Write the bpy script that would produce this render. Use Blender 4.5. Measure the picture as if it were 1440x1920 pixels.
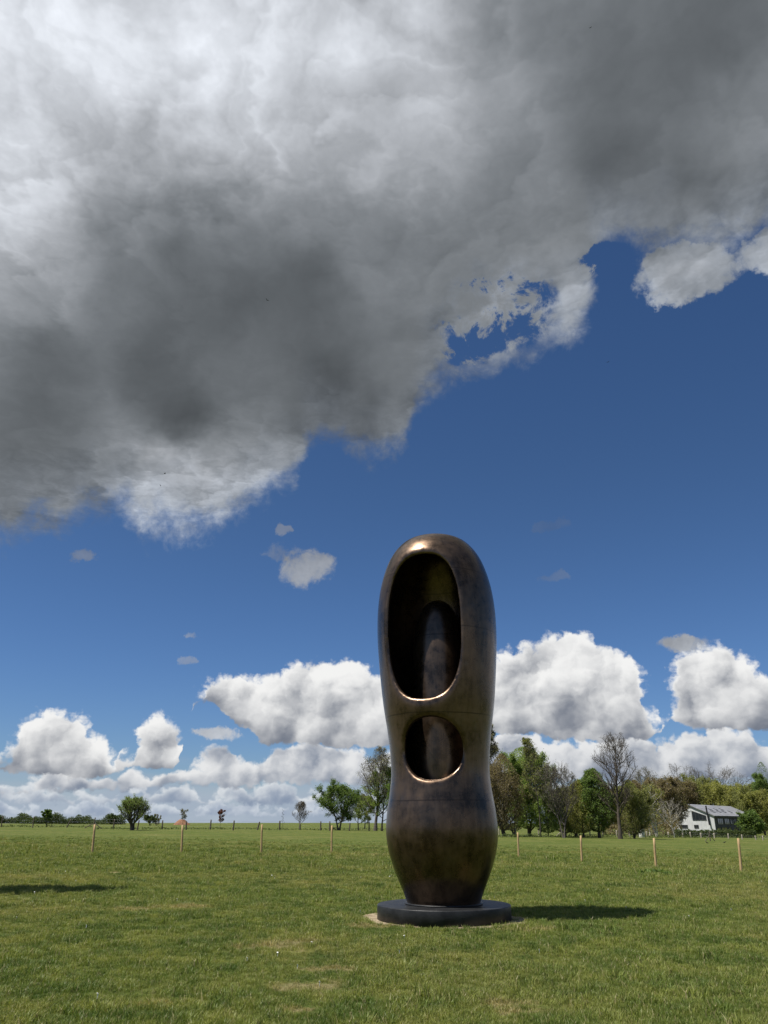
import bpy, bmesh, math, random
import numpy as np
from mathutils import Vector

for _o in list(bpy.data.objects):
    bpy.data.objects.remove(_o, do_unlink=True)
scene = bpy.context.scene
COL = scene.collection

# ------------------------------------------------------------------ camera
EYE = 1.5
FOC = 1443.0                       # focal length in pixels of the 1440 x 1920 photograph
PITCH = math.atan(583.0 / FOC)
cam_data = bpy.data.cameras.new("camera")
cam_data.sensor_fit = 'VERTICAL'
cam_data.sensor_height = 24.0
cam_data.lens = 24.0 * FOC / 1920.0
cam_data.clip_start = 0.1
cam_data.clip_end = 20000.0
cam = bpy.data.objects.new("camera", cam_data)
COL.objects.link(cam)
cam.location = (0, 0, EYE)
cam.rotation_euler = (math.pi / 2 + PITCH, 0, 0)
scene.camera = cam

# ------------------------------------------------------------------ render / exposure
scene.render.engine = 'CYCLES'
scene.view_settings.view_transform = 'Standard'
scene.view_settings.look = 'None'
scene.view_settings.exposure = 0.45
scene.view_settings.gamma = 1.0
scene.view_settings.use_curve_mapping = False
scene.cycles.use_denoising = True
scene.cycles.max_bounces = 6
scene.cycles.diffuse_bounces = 3
scene.cycles.glossy_bounces = 3
scene.cycles.transmission_bounces = 2
scene.cycles.transparent_max_bounces = 4
scene.cycles.sample_clamp_indirect = 6.0

# ------------------------------------------------------------------ sun
SUN_EL = math.radians(62.0)
SUN_DIR_H = Vector((-0.925, -0.38)).normalized()       # horizontal direction towards the sun
SUN_AZ = math.atan2(SUN_DIR_H.x, SUN_DIR_H.y)          # clockwise from +Y
sun_data = bpy.data.lights.new("sun", 'SUN')
sun_data.energy = 5.0
sun_data.angle = math.radians(0.53)
sun_data.color = (1.0, 0.955, 0.88)
sun = bpy.data.objects.new("sun", sun_data)
COL.objects.link(sun)
SUN_VEC = Vector((SUN_DIR_H.x * math.cos(SUN_EL), SUN_DIR_H.y * math.cos(SUN_EL), math.sin(SUN_EL)))
sun.rotation_euler = (-SUN_VEC).to_track_quat('-Z', 'Y').to_euler()
sun.location = SUN_VEC * 60

# ------------------------------------------------------------------ node expressions
class Ex:
    """a float socket with operators: builds math nodes"""
    tree = None
    def __init__(s, sock): s.s = sock
    def _m(a, op, *bs):
        n = Ex.tree.nodes.new('ShaderNodeMath'); n.operation = op
        for i, v in enumerate((a,) + bs):
            if isinstance(v, Ex): Ex.tree.links.new(v.s, n.inputs[i])
            else: n.inputs[i].default_value = float(v)
        return Ex(n.outputs[0])
    def __add__(a, b): return Ex._m(a, 'ADD', b)
    def __radd__(a, b): return Ex._m(a, 'ADD', b)
    def __sub__(a, b): return Ex._m(a, 'SUBTRACT', b)
    def __rsub__(a, b): return Ex._m(b, 'SUBTRACT', a)
    def __mul__(a, b): return Ex._m(a, 'MULTIPLY', b)
    def __rmul__(a, b): return Ex._m(a, 'MULTIPLY', b)
    def __truediv__(a, b): return Ex._m(a, 'DIVIDE', b)
    def __rtruediv__(a, b): return Ex._m(b, 'DIVIDE', a)
def mth(op, *a): return Ex._m(a[0], op, *a[1:])
def fmin(a, b): return mth('MINIMUM', a, b)
def fmax(a, b): return mth('MAXIMUM', a, b)
def sstep(x, a, b, lo=0.0, hi=1.0, kind='SMOOTHSTEP'):
    n = Ex.tree.nodes.new('ShaderNodeMapRange'); n.interpolation_type = kind; n.clamp = True
    for i, v in enumerate((x, a, b, lo, hi)):
        if isinstance(v, Ex): Ex.tree.links.new(v.s, n.inputs[i])
        else: n.inputs[i].default_value = v
    return Ex(n.outputs[0])
def vmath(op, a, b=None, scale=None):
    n = Ex.tree.nodes.new('ShaderNodeVectorMath'); n.operation = op
    for i, v in ((0, a), (1, b)):
        if v is None: continue
        if isinstance(v, (tuple, list)): n.inputs[i].default_value = v
        else: Ex.tree.links.new(v, n.inputs[i])
    if scale is not None:
        if isinstance(scale, Ex): Ex.tree.links.new(scale.s, n.inputs['Scale'])
        else: n.inputs['Scale'].default_value = scale
    return n.outputs['Value'] if op in ('DISTANCE', 'LENGTH', 'DOT_PRODUCT') else n.outputs[0]
def noise(vec, scale, detail=4, rough=0.55, dist=0.0, color=False, lac=2.0):
    n = Ex.tree.nodes.new('ShaderNodeTexNoise')
    if vec is not None: Ex.tree.links.new(vec, n.inputs['Vector'])
    n.inputs['Scale'].default_value = scale; n.inputs['Detail'].default_value = detail
    n.inputs['Roughness'].default_value = rough; n.inputs['Distortion'].default_value = dist
    n.inputs['Lacunarity'].default_value = lac
    return n.outputs['Color'] if color else Ex(n.outputs[0])
def voro(vec, scale, detail=2, rough=0.5, smooth=0.35):
    n = Ex.tree.nodes.new('ShaderNodeTexVoronoi'); n.feature = 'SMOOTH_F1' if smooth else 'F1'
    n.normalize = True
    Ex.tree.links.new(vec, n.inputs['Vector'])
    n.inputs['Scale'].default_value = scale; n.inputs['Detail'].default_value = detail
    n.inputs['Roughness'].default_value = rough
    if smooth: n.inputs['Smoothness'].default_value = smooth
    return Ex(n.outputs['Distance'])
def sep(vec):
    n = Ex.tree.nodes.new('ShaderNodeSeparateXYZ'); Ex.tree.links.new(vec, n.inputs[0])
    return [Ex(o) for o in n.outputs]
def comb(x, y, z):
    n = Ex.tree.nodes.new('ShaderNodeCombineXYZ')
    for i, v in enumerate((x, y, z)):
        if isinstance(v, Ex): Ex.tree.links.new(v.s, n.inputs[i])
        else: n.inputs[i].default_value = v
    return n.outputs[0]
def fcurve(x, pts, x0, x1, y1, handle='AUTO'):
    """value of a hand-drawn curve y(x), x in [x0,x1], y in [0,y1]"""
    n = Ex.tree.nodes.new('ShaderNodeFloatCurve')
    cm = n.mapping; cm.use_clip = False
    c = cm.curves[0]
    P = [((a - x0) / (x1 - x0), b / y1) for a, b in sorted(pts)]
    P = [q for q in P if 0.0 <= q[0] <= 1.0]
    c.points[0].location = P[0]; c.points[1].location = P[-1]
    for q in P[1:-1]: c.points.new(*q)
    for q in c.points: q.handle_type = handle
    cm.update()
    Ex.tree.links.new(((x - x0) / (x1 - x0)).s, n.inputs['Value'])
    return Ex(n.outputs[0]) * y1
def mixc(fac, a, b, mode='MIX'):
    n = Ex.tree.nodes.new('ShaderNodeMix'); n.data_type = 'RGBA'; n.blend_type = mode; n.clamp_factor = True
    for sock, v in ((n.inputs[0], fac), (n.inputs[6], a), (n.inputs[7], b)):
        if isinstance(v, Ex): Ex.tree.links.new(v.s, sock)
        elif isinstance(v, (tuple, list)): sock.default_value = tuple(v) + ((1.0,) if len(v) == 3 else ())
        elif isinstance(v, (int, float)): sock.default_value = v
        else: Ex.tree.links.new(v, sock)
    return n.outputs[2]
def lin(r, g=None, b=None):
    if g is None: g = b = r
    f = lambda c: c / 12.92 if c <= 0.04045 else ((c + 0.055) / 1.055) ** 2.4
    return (f(r / 255.), f(g / 255.), f(b / 255.))

# ------------------------------------------------------------------ sky: Nishita blue and spring clouds in it
EDGE = [(-31.28, 14.86), (-27.79, 16.96), (-25.26, 18.23), (-22.21, 19.57), (-20.55, 19.78), (-18.6, 18.3), (-15.95, 18.3), (-13.27, 19.52), (-10.98, 21.44), (-7.52, 23.21), (-6.24, 26.03), (-4.86, 26.59), (-1.76, 25.64), (2.2, 25.87), (3.59, 28.67), (6.35, 30.32), (9.57, 31.28), (12.82, 32.63), (16.74, 33.8), (17.9, 35.32), (18.8, 38.04), (20.4, 38.75), (22.8, 37.41), (26.45, 36.6), (30.42, 36.27)]
TONE = [(-34.79, 49.05, 200), (-31.94, 41.88, 200), (-26.94, 48.98, 205), (-21.29, 52.0, 212), (-14.78, 51.27, 205), (-6.74, 52.6, 205), (-8.55, 48.52, 185), (-16.73, 47.6, 182), (1.14, 53.95, 190), (5.46, 50.26, 165), (-1.05, 46.57, 158), (11.56, 51.34, 148), (16.81, 53.33, 125), (25.46, 50.54, 102), (34.19, 48.65, 100), (21.52, 44.51, 98), (27.6, 41.46, 98), (33.33, 43.7, 125), (14.4, 45.66, 132), (9.01, 42.16, 130), (24.66, 38.07, 112), (18.44, 40.67, 125), (-23.31, 44.14, 165), (-21.31, 41.19, 135), (-25.77, 39.2, 135), (-31.08, 38.82, 185), (-30.5, 36.6, 165), (-29.05, 33.85, 135), (-23.77, 35.79, 112), (-18.61, 38.89, 102), (-11.78, 40.51, 110), (-6.07, 43.05, 135), (-12.69, 35.71, 86), (-5.77, 37.35, 92), (-4.61, 32.13, 80), (-18.7, 30.83, 88), (-26.69, 30.1, 98), (-26.87, 27.15, 95), (-16.19, 27.75, 82), (-0.91, 29.89, 92), (1.88, 34.11, 112), (4.84, 38.13, 125), (0.49, 40.4, 125), (8.46, 34.96, 128), (15.34, 35.03, 150), (5.96, 31.69, 118), (0.0, 26.75, 122), (-7.14, 28.14, 92), (-7.88, 25.75, 150), (-12.43, 23.87, 170), (-16.6, 24.25, 165), (-17.38, 20.7, 178), (-13.38, 20.68, 165), (-21.68, 23.59, 118), (-24.75, 21.63, 125), (-26.0, 18.49, 118), (-28.02, 21.81, 108), (25.9, 35.6, 168), (23.5, 35.2, 160), (29.0, 36.2, 158)]
TOP1 = [(-31.35, 3.69), (-27.14, 2.89), (-25.42, 3.51), (-25.23, 4.56), (-24.61, 6.19), (-22.93, 6.95), (-21.06, 6.77), (-20.24, 5.76), (-18.94, 4.94), (-18.2, 3.08), (-17.9, 2.41), (-17.7, 4.11), (-17.24, 6.15), (-16.19, 6.85), (-14.5, 6.23), (-14.03, 5.07), (-13.75, 4.2), (-13.5, 7.3), (-13.2, 8.66), (-12.39, 9.43), (-10.54, 10.01), (-7.75, 9.71), (-7.11, 10.94), (-5.56, 11.43), (-2.78, 11.08), (-1.19, 10.44), (0.79, 9.87), (3.88, 7.97), (5.84, 8.7), (7.27, 10.25), (8.29, 11.1), (10.29, 11.98), (11.57, 12.5), (13.05, 12.7), (15.3, 12.31), (16.7, 11.49), (18.11, 11.03), (18.6, 8.7), (18.95, 5.6), (19.3, 3.2), (19.65, 5.8), (20.1, 8.3), (20.59, 10.33), (21.99, 10.88), (23.74, 11.1), (25.25, 10.06), (26.35, 8.93), (29.76, 7.28)]
BASE1 = [(-31.16, 2.78), (-25.35, 3.09), (-24.07, 2.9), (-18.34, 2.91), (-17.54, 3.37), (-14.3, 3.4), (-13.9, 7.5), (-12.82, 7.87), (-11.06, 6.75), (-9.5, 5.87), (-8.34, 5.13), (-6.08, 5.01), (0.0, 4.97), (6.86, 5.73), (19.18, 5.52), (19.65, 6.48), (21.26, 5.79), (25.76, 5.47), (29.39, 5.35)]
TOP2 = [(-31.04, 2.17), (-25.21, 2.23), (-23.38, 2.55), (-20.54, 3.04), (-18.83, 2.73), (-17.78, 3.09), (-14.41, 3.49), (-12.35, 4.5), (-10.92, 4.88), (-9.72, 3.55), (-8.75, 2.78), (-8.17, 4.2), (-7.58, 4.93), (-6.08, 5.01), (-0.76, 4.93), (3.05, 5.04), (6.86, 5.55), (10.61, 5.75), (14.25, 5.45), (17.81, 5.64), (20.87, 5.4), (22.58, 5.74), (25.8, 5.73), (29.39, 5.35)]
BASE2 = [(-30.91, 1.57), (-25.12, 1.72), (-17.37, 1.95), (-13.95, 2.39), (-9.26, 2.15), (-7.45, 2.44), (0.0, 2.25), (10.38, 2.49), (25.24, 2.45), (28.81, 2.38)]
# small loose clouds: azimuth, elevation, half width, half height (degrees), lightness, opacity
SCRAP = [(-6.2, 17.8, 2.3, 1.5, 160, .85), (-8.2, 18.9, 1.2, .6, 150, .4), (21.7, 11.5, 2.0, .66, 168, .95), 
         (-14.35, 12.67, .6, .3, 165, .5), (-14.3, 10.7, .6, .3, 165, .45), (-8.0, 20.5, .8, .5, 150, .5),
         (13.0, 16.7, 1.3, .4, 130, .25), (-22.3, 17.5, .9, .5, 130, .5), (-11.8, 5.9, 1.7, .6, 190, .95),
         (12.8, 20.5, 1.6, .3, 110, .15)]

def dirvec(az, el):
    a, e = math.radians(az), math.radians(el)
    return (math.cos(e) * math.sin(a), math.cos(e) * math.cos(a), math.sin(e))

world = bpy.data.worlds.new("World")
scene.world = world
world.use_nodes = True
wt = world.node_tree
wt.nodes.clear()
Ex.tree = wt
geo = wt.nodes.new('ShaderNodeTexCoord')
D = vmath('NORMALIZE', geo.outputs['Generated'])
dx, dy, dz = sep(D)
az_raw = mth('ARCTAN2', dx, dy) * 57.29578
el = mth('ARCSINE', dz) * 57.29578
az = mth('PINGPONG', az_raw + 30.0, 60.0) - 30.0        # the cloud banks go on round the horizon

def jitter(scale, amp, detail, rough):
    c = noise(D, scale, detail, rough, color=True)
    return sep(vmath('MULTIPLY', vmath('SUBTRACT', c, (.5, .5, .5)), (amp, amp, amp)))

def shifted(toward, amount):
    return vmath('ADD', D, tuple(Vector(toward) * amount))
LEFTUP = Vector((-0.62, -0.12, 0.78))

SKY_BACK = None
def shade_pair(L, dark, light):
    return mixc(L, dark, light)

def lumps(q, s, off):
    """rounded billows of one size and how far they face the sun (difference to a point a little sunward)"""
    def h(p):
        n = wt.nodes.new('ShaderNodeTexVoronoi'); n.voronoi_dimensions = '2D'; n.feature = 'F1'; n.normalize = False
        wt.links.new(p, n.inputs['Vector']); n.inputs['Scale'].default_value = s; n.inputs['Detail'].default_value = 0
        d = Ex(n.outputs['Distance'])
        return 1.0 - d * d * 1.5
    a = h(q)
    return a, a - h(vmath('ADD', q, (-.62 * off / s, .78 * off / s, 0)))

def noise2(q, s, detail, rough):
    n = wt.nodes.new('ShaderNodeTexNoise'); n.noise_dimensions = '2D'
    wt.links.new(q, n.inputs['Vector'])
    n.inputs['Scale'].default_value = s; n.inputs['Detail'].default_value = detail; n.inputs['Roughness'].default_value = rough
    return n

def cumulus_bank(top, base, k, soft, dark, light, hscale, bscale, seed, tvar=0.0, lift=.22):
    """one bank of cumulus: alpha and colour; top and base are curves over azimuth, the billows come in three sizes.
    k scales the billows (1 = large, near clouds)"""
    q0 = comb(az + seed, el * 1.12, 0.0)
    wv = sep(noise2(q0, .55 / k, 5, .62).outputs['Color'])
    wx, wy = wv[0] - .5, wv[1] - .5
    q = comb(az + seed + wx * 1.5 * k, (el + wy * 1.2 * k) * 1.12, 0.0)
    h1, r1 = lumps(q, .36 / k, .42)
    h2, r2 = lumps(q, .95 / k, .42)
    h3, r3 = lumps(q, 2.6 / k, .45)
    fz = Ex(noise2(q0, 1.6 / k, 5, .58).outputs[0])
    big = Ex(noise2(q0, .32 / k, 3, .5).outputs[0])
    puff = h1 * .52 + h2 * .33 + h3 * .12 + (fz - .5) * .52
    ax = az + wx * 1.1 * k
    T0, T1 = fcurve(ax - .45, top, -30, 30, 25), fcurve(ax + .45, top, -30, 30, 25)
    T = (T0 + T1) * .5 + (big - .5) * tvar
    sl = (T1 - T0) / .9
    B = fcurve(ax, base, -30, 30, 25)
    e2 = el + wy * .6 * k
    up = (T - e2) / (mth('SQRT', sl * sl + 1.0) * hscale)
    dn = (e2 - B) / bscale
    g = fmin(up + (puff - .52) * 1.15, dn + (fz - .5) * 1.2 + (h2 - .6) * .25)
    alpha = sstep(g, 0.0, soft)
    t = sstep((e2 - B) / fmax(T - B, .6), -.1, 1.05, kind='LINEAR')
    gloom = sstep(big, .36, .70)
    relief = (r1 * .72 + r2 * .27 + r3 * .07) * (t * .75 + .3)
    edge = sstep(g, 0.0, .9, .30, 0.0) * t
    L = t * .74 + lift + relief - gloom * .44 * (1.3 - t) + edge + (fz - .5) * .20
    L = sstep(L, -.35, 1.15)
    return alpha, mixc(L, dark, light)

# far banks, one behind the other down to the horizon, over a pale grey-blue veil
def flat(v): return [(-30, v), (0, v), (30, v)]
veil_n = noise(vmath('MULTIPLY', D, (1, 1, 4.0)), 8, 4, .55)
a5 = sstep(el + (veil_n - .5) * 5.0, 1.2, 4.4, .92, 0.0)
c5 = mixc(veil_n, lin(128, 146, 172), lin(196, 206, 216))
a4, c4 = cumulus_bank(flat(1.0), flat(.35), .66, .6, lin(146, 160, 182), lin(204, 212, 221), .6, .45, 41.0, 3.4)
a3, c3 = cumulus_bank(flat(2.1), flat(1.1), .92, .6, lin(132, 147, 170), lin(216, 221, 226), .85, .6, 29.0, 4.5)
a2, c2 = cumulus_bank(TOP2, BASE2, 1.0, .5, lin(118, 130, 150), lin(230, 231, 232), 1.0, .7, 17.0, 3.0)
a1, c1 = cumulus_bank(TOP1, BASE1, 1.1, .48, lin(114, 121, 135), lin(243, 243, 242), 1.25, .5, 3.0, 0.0, .26)

# the great dark cloud overhead
wx, wy, wz = jitter(5.0, 4.2, 5, .62)
fx, fy, fz = jitter(26.0, 2.0, 5, .66)
azo = az + wx + fx * .8
elo = el + wy + fy * .8
Eb = fcurve(azo, EDGE, -30, 30, 60)
f0 = noise(D, 9, 6, .60)
f1 = noise(shifted(LEFTUP, .02), 9, 6, .60)
g0 = noise(vmath('ADD', D, (3, 1, 2)), 24, 6, .68, .4)
inside = (elo - Eb) / 3.0
inside = inside + fmin(inside + .45, 0.0) * 1.6
gap = 0
for (ga, ge, gw, gh) in ((9.4, 36.6, 5.6, 3.4), (7.2, 33.6, 2.2, 1.0), (18.9, 38.5, 2.4, .9)):
    gx = (az - ga + fx * .7) / gw; gy = (el - ge + fy * .7) / gh
    gap = sstep(gx * gx + gy * gy, 0.0, 1.7, 1.0, 0.0) + gap
puff_x = (azo + fx * 1.4 - 25.9) / 5.8; puff_y = (elo + fy * 1.2 - 36.3) / 2.4
bump = sstep(puff_x * puff_x + puff_y * puff_y, 0.0, 1.5, 1.9, 0.0)
dens = fmax(fmax(inside, -2.6), bump * 1.75 - 2.05) + (f0 - .5) * 2.4 + (g0 - .5) * 1.5 - gap * (.85 + (g0 - .5) * 15.0)
# away from the view the overhead cloud breaks up into scattered clouds that leave the sun free
far = sstep(mth('ABSOLUTE', az_raw), 45.0, 80.0)
scat = (noise(comb(dx / (fmax(dz, .02) + .25), dy / (fmax(dz, .02) + .25), 0.0), 1.6, 6, .6) - .52) * 9.0
dens = dens * (1.0 - far) + fmin(scat, dens) * far
a0 = sstep(dens, -.1, 1.0)
Dw = vmath('ADD', D, vmath('MULTIPLY', vmath('SUBTRACT', noise(D, 4.5, 5, .6, color=True), (.5, .5, .5)), (.16, .16, .16)))
num, den = None, None
for (ta, te, tv) in TONE:
    d = Ex(vmath('DISTANCE', Dw, dirvec(ta, te)))
    tv = tv + max(tv - 140, 0) * .36
    w = mth('POWER', d + .035, -4.0)
    num = w * tv + num if num is not None else w * tv
    den = w + den if den is not None else w
tone = num / den
thin = sstep(dens, .2, 2.6, 1.0, 0.0)
lightness = sstep(tone, 80, 200)
soft_lo = noise(Dw, 5, 5, .52, .5)
inv = 1.0 / fmax(dz, .12)
pw = sep(noise2(comb(dx * inv, dy * inv, 0.0), 3.2, 5, .60).outputs['Color'])
ql = comb(dx * inv + (pw[0] - .5) * .42, dy * inv + (pw[1] - .5) * .42, 0.0)
def lumps_plane(q, s, off):
    def h(p):
        n = wt.nodes.new('ShaderNodeTexVoronoi'); n.voronoi_dimensions = '2D'; n.feature = 'F1'; n.normalize = False
        wt.links.new(p, n.inputs['Vector']); n.inputs['Scale'].default_value = s; n.inputs['Detail'].default_value = 0
        d = Ex(n.outputs['Distance']); return 1.0 - d * d * 1.5
    return h(q) - h(vmath('ADD', q, (-.7 * off / s, -.5 * off / s, 0)))
b1 = lumps_plane(ql, 4.2, .40); b2 = lumps_plane(ql, 10.0, .42); b3 = lumps_plane(ql, 24.0, .42)
bill = b1 * .55 + b2 * .40 + b3 * .18
tone = tone + (f0 - f1) * (70.0 * thin + 45.0 * lightness + 6.0) + (soft_lo - .5) * (30.0 + 80.0 * lightness) + thin * 6.0 + bill * (40.0 * lightness + 20.0 * thin + 3.0)
tl = mth('POWER', tone / 255.0, 2.2)
tint = mixc(thin * .6, mixc(sstep(tone, 80, 185), (.90, 1.0, 1.09), (.955, 1.0, 1.075)), (.88, 1.0, 1.18))
c0 = vmath('SCALE', tint, None, tl)

# loose scraps
sc_a, sc_t = None, None
jx, jy, _ = jitter(26, 3.0, 5, .66)
for (sa, se, sw, sh, sv_, so) in SCRAP:
    qx = (az_raw + jx - sa) / sw; qy = (el + jy * .7 - se) / sh
    q = sstep(qx * qx + qy * qy, 0.0, 1.5, 1.0, 0.0)
    a = sstep(q + (g0 - .5) * 2.6 * fmin(q * 2.5, 1.0), .12, .95) * so
    sc_t = a * sv_ if sc_t is None else sc_t + a * sv_
    sc_a = a if sc_a is None else sc_a + a
sc_tone = sc_t / fmax(sc_a, .001) + (f0 - f1) * 130.0
sc_c = vmath('SCALE', (.95, 1.0, 1.08), None, mth('POWER', fmax(sc_tone, 1.0) / 255.0, 2.2))
sc_a = fmin(sc_a, 1.0)

sky = wt.nodes.new('ShaderNodeTexSky')
sky.sky_type = 'NISHITA'
sky.sun_disc = False
sky.sun_elevation = SUN_EL
sky.sun_rotation = SUN_AZ
sky.altitude = 100
sky.air_density = 1.0
sky.dust_density = 0.35
sky.ozone_density = 3.0
bg = wt.nodes.new('ShaderNodeBackground'); bg.inputs['Strength'].default_value = 0.051
hs = wt.nodes.new('ShaderNodeHueSaturation'); hs.inputs['Saturation'].default_value = 1.13
wt.links.new(sky.outputs[0], hs.inputs['Color'])
blue = mixc(sstep(el, 0.0, 26.0), (.74, .93, 1.30), (.80, .90, 1.06))
wt.links.new(mixc(1.0, hs.outputs[0], blue, 'MULTIPLY'), bg.inputs['Color'])
# cloud layers are composed back to front, then laid over the blue
cc = c5; aa = a5
def over(cc, aa, c, a):
    return mixc(a / fmax(a + aa * (1.0 - a), .001), cc, c), a + aa * (1.0 - a)
for c, a in ((c4, a4), (c3, a3), (c2, a2), (sc_c, sc_a), (c1, a1), (c0, a0)):
    cc, aa = over(cc, aa, c, a)
aa = aa * sstep(el, -.6, -.1)
bgc = wt.nodes.new('ShaderNodeBackground'); bgc.inputs['Strength'].default_value = 0.732
wt.links.new(cc, bgc.inputs['Color'])
mx = wt.nodes.new('ShaderNodeMixShader')
wt.links.new(aa.s, mx.inputs[0]); wt.links.new(bg.outputs[0], mx.inputs[1]); wt.links.new(bgc.outputs[0], mx.inputs[2])
out = wt.nodes.new('ShaderNodeOutputWorld')
wt.links.new(mx.outputs[0], out.inputs['Surface'])
world.cycles.sampling_method = 'MANUAL'
world.cycles.sample_map_resolution = 512

# ------------------------------------------------------------------ helpers: terrain, pixels to places, meshes, things
def H(x, y):
    """height of the ground: it falls gently from left to right, with a few soft swells"""
    x = np.asarray(x, float); y = np.asarray(y, float)
    near = np.clip((np.hypot(x, y) - 14.0) / 22.0, 0, 1); near = near * near * (3 - 2 * near)
    return (-1.6 * np.tanh(x / 80.0) * (0.25 + 0.75 * near)
            + .05 * near * np.sin(x * .11 + 1.3) * np.sin(y * .09 + .4) + .012 * np.sin(x * .8 + y * .35) * np.sin(y * .6 - x * .2))
def hz(x, y): return float(H(x, y))
SIN_P, COS_P = math.sin(PITCH), math.cos(PITCH)
def ray(px, py):
    u = (px - 720.0) / FOC; v = (960.0 - py) / FOC
    return np.array([u, COS_P - v * SIN_P, SIN_P + v * COS_P])
def ground_at(px, py, far=400.0):
    """where the sight line of a photograph pixel meets the ground"""
    d = ray(px, py); d = d / math.hypot(d[0], d[1])
    t = np.geomspace(4.0, far, 6000)
    z = EYE + d[2] * t - H(d[0] * t, d[1] * t)
    k = np.argmax(z < 0) if (z < 0).any() else len(t) - 1
    return (float(d[0] * t[k]), float(d[1] * t[k]), hz(d[0] * t[k], d[1] * t[k]))
def at(px, dist):
    """ground point in the direction of a pixel column near the horizon, dist metres away"""
    d = ray(px, 1543.0); d = d / math.hypot(d[0], d[1])
    x, y = d[0] * dist, d[1] * dist
    return (float(x), float(y), hz(x, y))
def height_over(p, px, py):
    """height above ground point p of what shows at pixel row py there"""
    d = ray(px, py); return EYE + d[2] / math.hypot(d[0], d[1]) * math.hypot(p[0], p[1]) - p[2]
def metres(p, npx):
    """size in metres of npx photograph pixels at ground point p"""
    return npx * (p[1] * COS_P + (p[2] - EYE) * SIN_P) / FOC

def mesh_obj(name, verts, faces, mat=None, parent=None, smooth=False, loc=None):
    me = bpy.data.meshes.new(name)
    me.from_pydata(verts if isinstance(verts, list) else verts.tolist(), [], faces if isinstance(faces, list) else faces.tolist())
    return link_mesh(name, me, mat, parent, smooth, loc)
def link_mesh(name, me, mat=None, parent=None, smooth=False, loc=None):
    if mat: me.materials.append(mat)
    if smooth: me.polygons.foreach_set('use_smooth', [True] * len(me.polygons))
    me.update()
    o = bpy.data.objects.new(name, me); COL.objects.link(o)
    if parent: o.parent = parent
    if loc is not None: o.location = loc
    return o
def quads_obj(name, V, Q, mat=None, parent=None, smooth=False, T=None, loc=None):
    """fast mesh from numpy: V (n,3), Q (m,4) quads, T (k,3) triangles"""
    me = bpy.data.meshes.new(name)
    nq = 0 if Q is None else len(Q); nt = 0 if T is None else len(T)
    me.vertices.add(len(V)); me.vertices.foreach_set('co', np.asarray(V, np.float32).ravel())
    idx = np.concatenate([a.ravel() for a in (Q, T) if a is not None and len(a)]).astype(np.int32)
    me.loops.add(len(idx)); me.loops.foreach_set('vertex_index', idx)
    me.polygons.add(nq + nt)
    st = np.concatenate([np.arange(nq) * 4, nq * 4 + np.arange(nt) * 3]).astype(np.int32)
    me.polygons.foreach_set('loop_start', st)
    me.update(calc_edges=True)
    return link_mesh(name, me, mat, parent, smooth, loc)
def empty(name, loc=(0, 0, 0), rotz=0.0):
    o = bpy.data.objects.new(name, None); COL.objects.link(o)
    o.location = loc; o.rotation_euler = (0, 0, rotz); o.empty_display_size = .3
    return o
def tag(o, label=None, cat=None, group=None, kind=None):
    for k, v in (('label', label), ('category', cat), ('group', group), ('kind', kind)):
        if v: o[k] = v
    return o
def bm_obj(name, bm, mat=None, parent=None, smooth=False, loc=None):
    me = bpy.data.meshes.new(name); bm.to_mesh(me); bm.free()
    return link_mesh(name, me, mat, parent, smooth, loc)
def bm_box(bm, lo, hi, bevel=0.0):
    r = bmesh.ops.create_cube(bm, size=1.0)
    for v in r['verts']:
        v.co = Vector([lo[i] + (v.co[i] + .5) * (hi[i] - lo[i]) for i in range(3)])
    if bevel:
        es = list({e for v in r['verts'] for e in v.link_edges})
        bmesh.ops.bevel(bm, geom=es, offset=bevel, segments=2, affect='EDGES', profile=.6)
def norm(a): return a / np.maximum(np.linalg.norm(a, axis=-1, keepdims=True), 1e-9)

# ------------------------------------------------------------------ materials
def new_mat(name):
    m = bpy.data.materials.new(name); m.use_nodes = True
    nt = m.node_tree; nt.nodes.clear(); Ex.tree = nt
    b = nt.nodes.new('ShaderNodeBsdfPrincipled'); o = nt.nodes.new('ShaderNodeOutputMaterial')
    nt.links.new(b.outputs[0], o.inputs['Surface'])
    return m, nt, b
def setin(nt, sock, v):
    if isinstance(v, Ex): nt.links.new(v.s, sock)
    elif isinstance(v, bpy.types.NodeSocket): nt.links.new(v, sock)
    elif isinstance(v, (tuple, list)): sock.default_value = tuple(v) + ((1.0,) if len(v) == 3 else ())
    else: sock.default_value = v
def bump(nt, b, h, strength, dist):
    n = nt.nodes.new('ShaderNodeBump'); n.inputs['Strength'].default_value = strength; n.inputs['Distance'].default_value = dist
    nt.links.new(h.s, n.inputs['Height']); nt.links.new(n.outputs[0], b.inputs['Normal'])
def obj_co(nt): return nt.nodes.new('ShaderNodeTexCoord').outputs['Object']
def world_co(nt): return nt.nodes.new('ShaderNodeNewGeometry').outputs['Position']
def island(nt): return Ex(nt.nodes.new('ShaderNodeNewGeometry').outputs['Random Per Island'])

def simple_mat(name, c0, c1, rough=.8, scale=6.0, metallic=0.0, bumps=0.0, bscale=30.0, stretch=(1, 1, 1), spec=.3):
    m, nt, b = new_mat(name)
    p = vmath('MULTIPLY', obj_co(nt), stretch)
    n = noise(p, scale, 5, .6)
    setin(nt, b.inputs['Base Color'], mixc(sstep(n, .3, .7), c0, c1))
    setin(nt, b.inputs['Roughness'], rough); setin(nt, b.inputs['Metallic'], metallic)
    b.inputs['Specular IOR Level'].default_value = spec
    if bumps: bump(nt, b, noise(p, bscale, 4, .6), bumps, .02)
    return m

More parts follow.
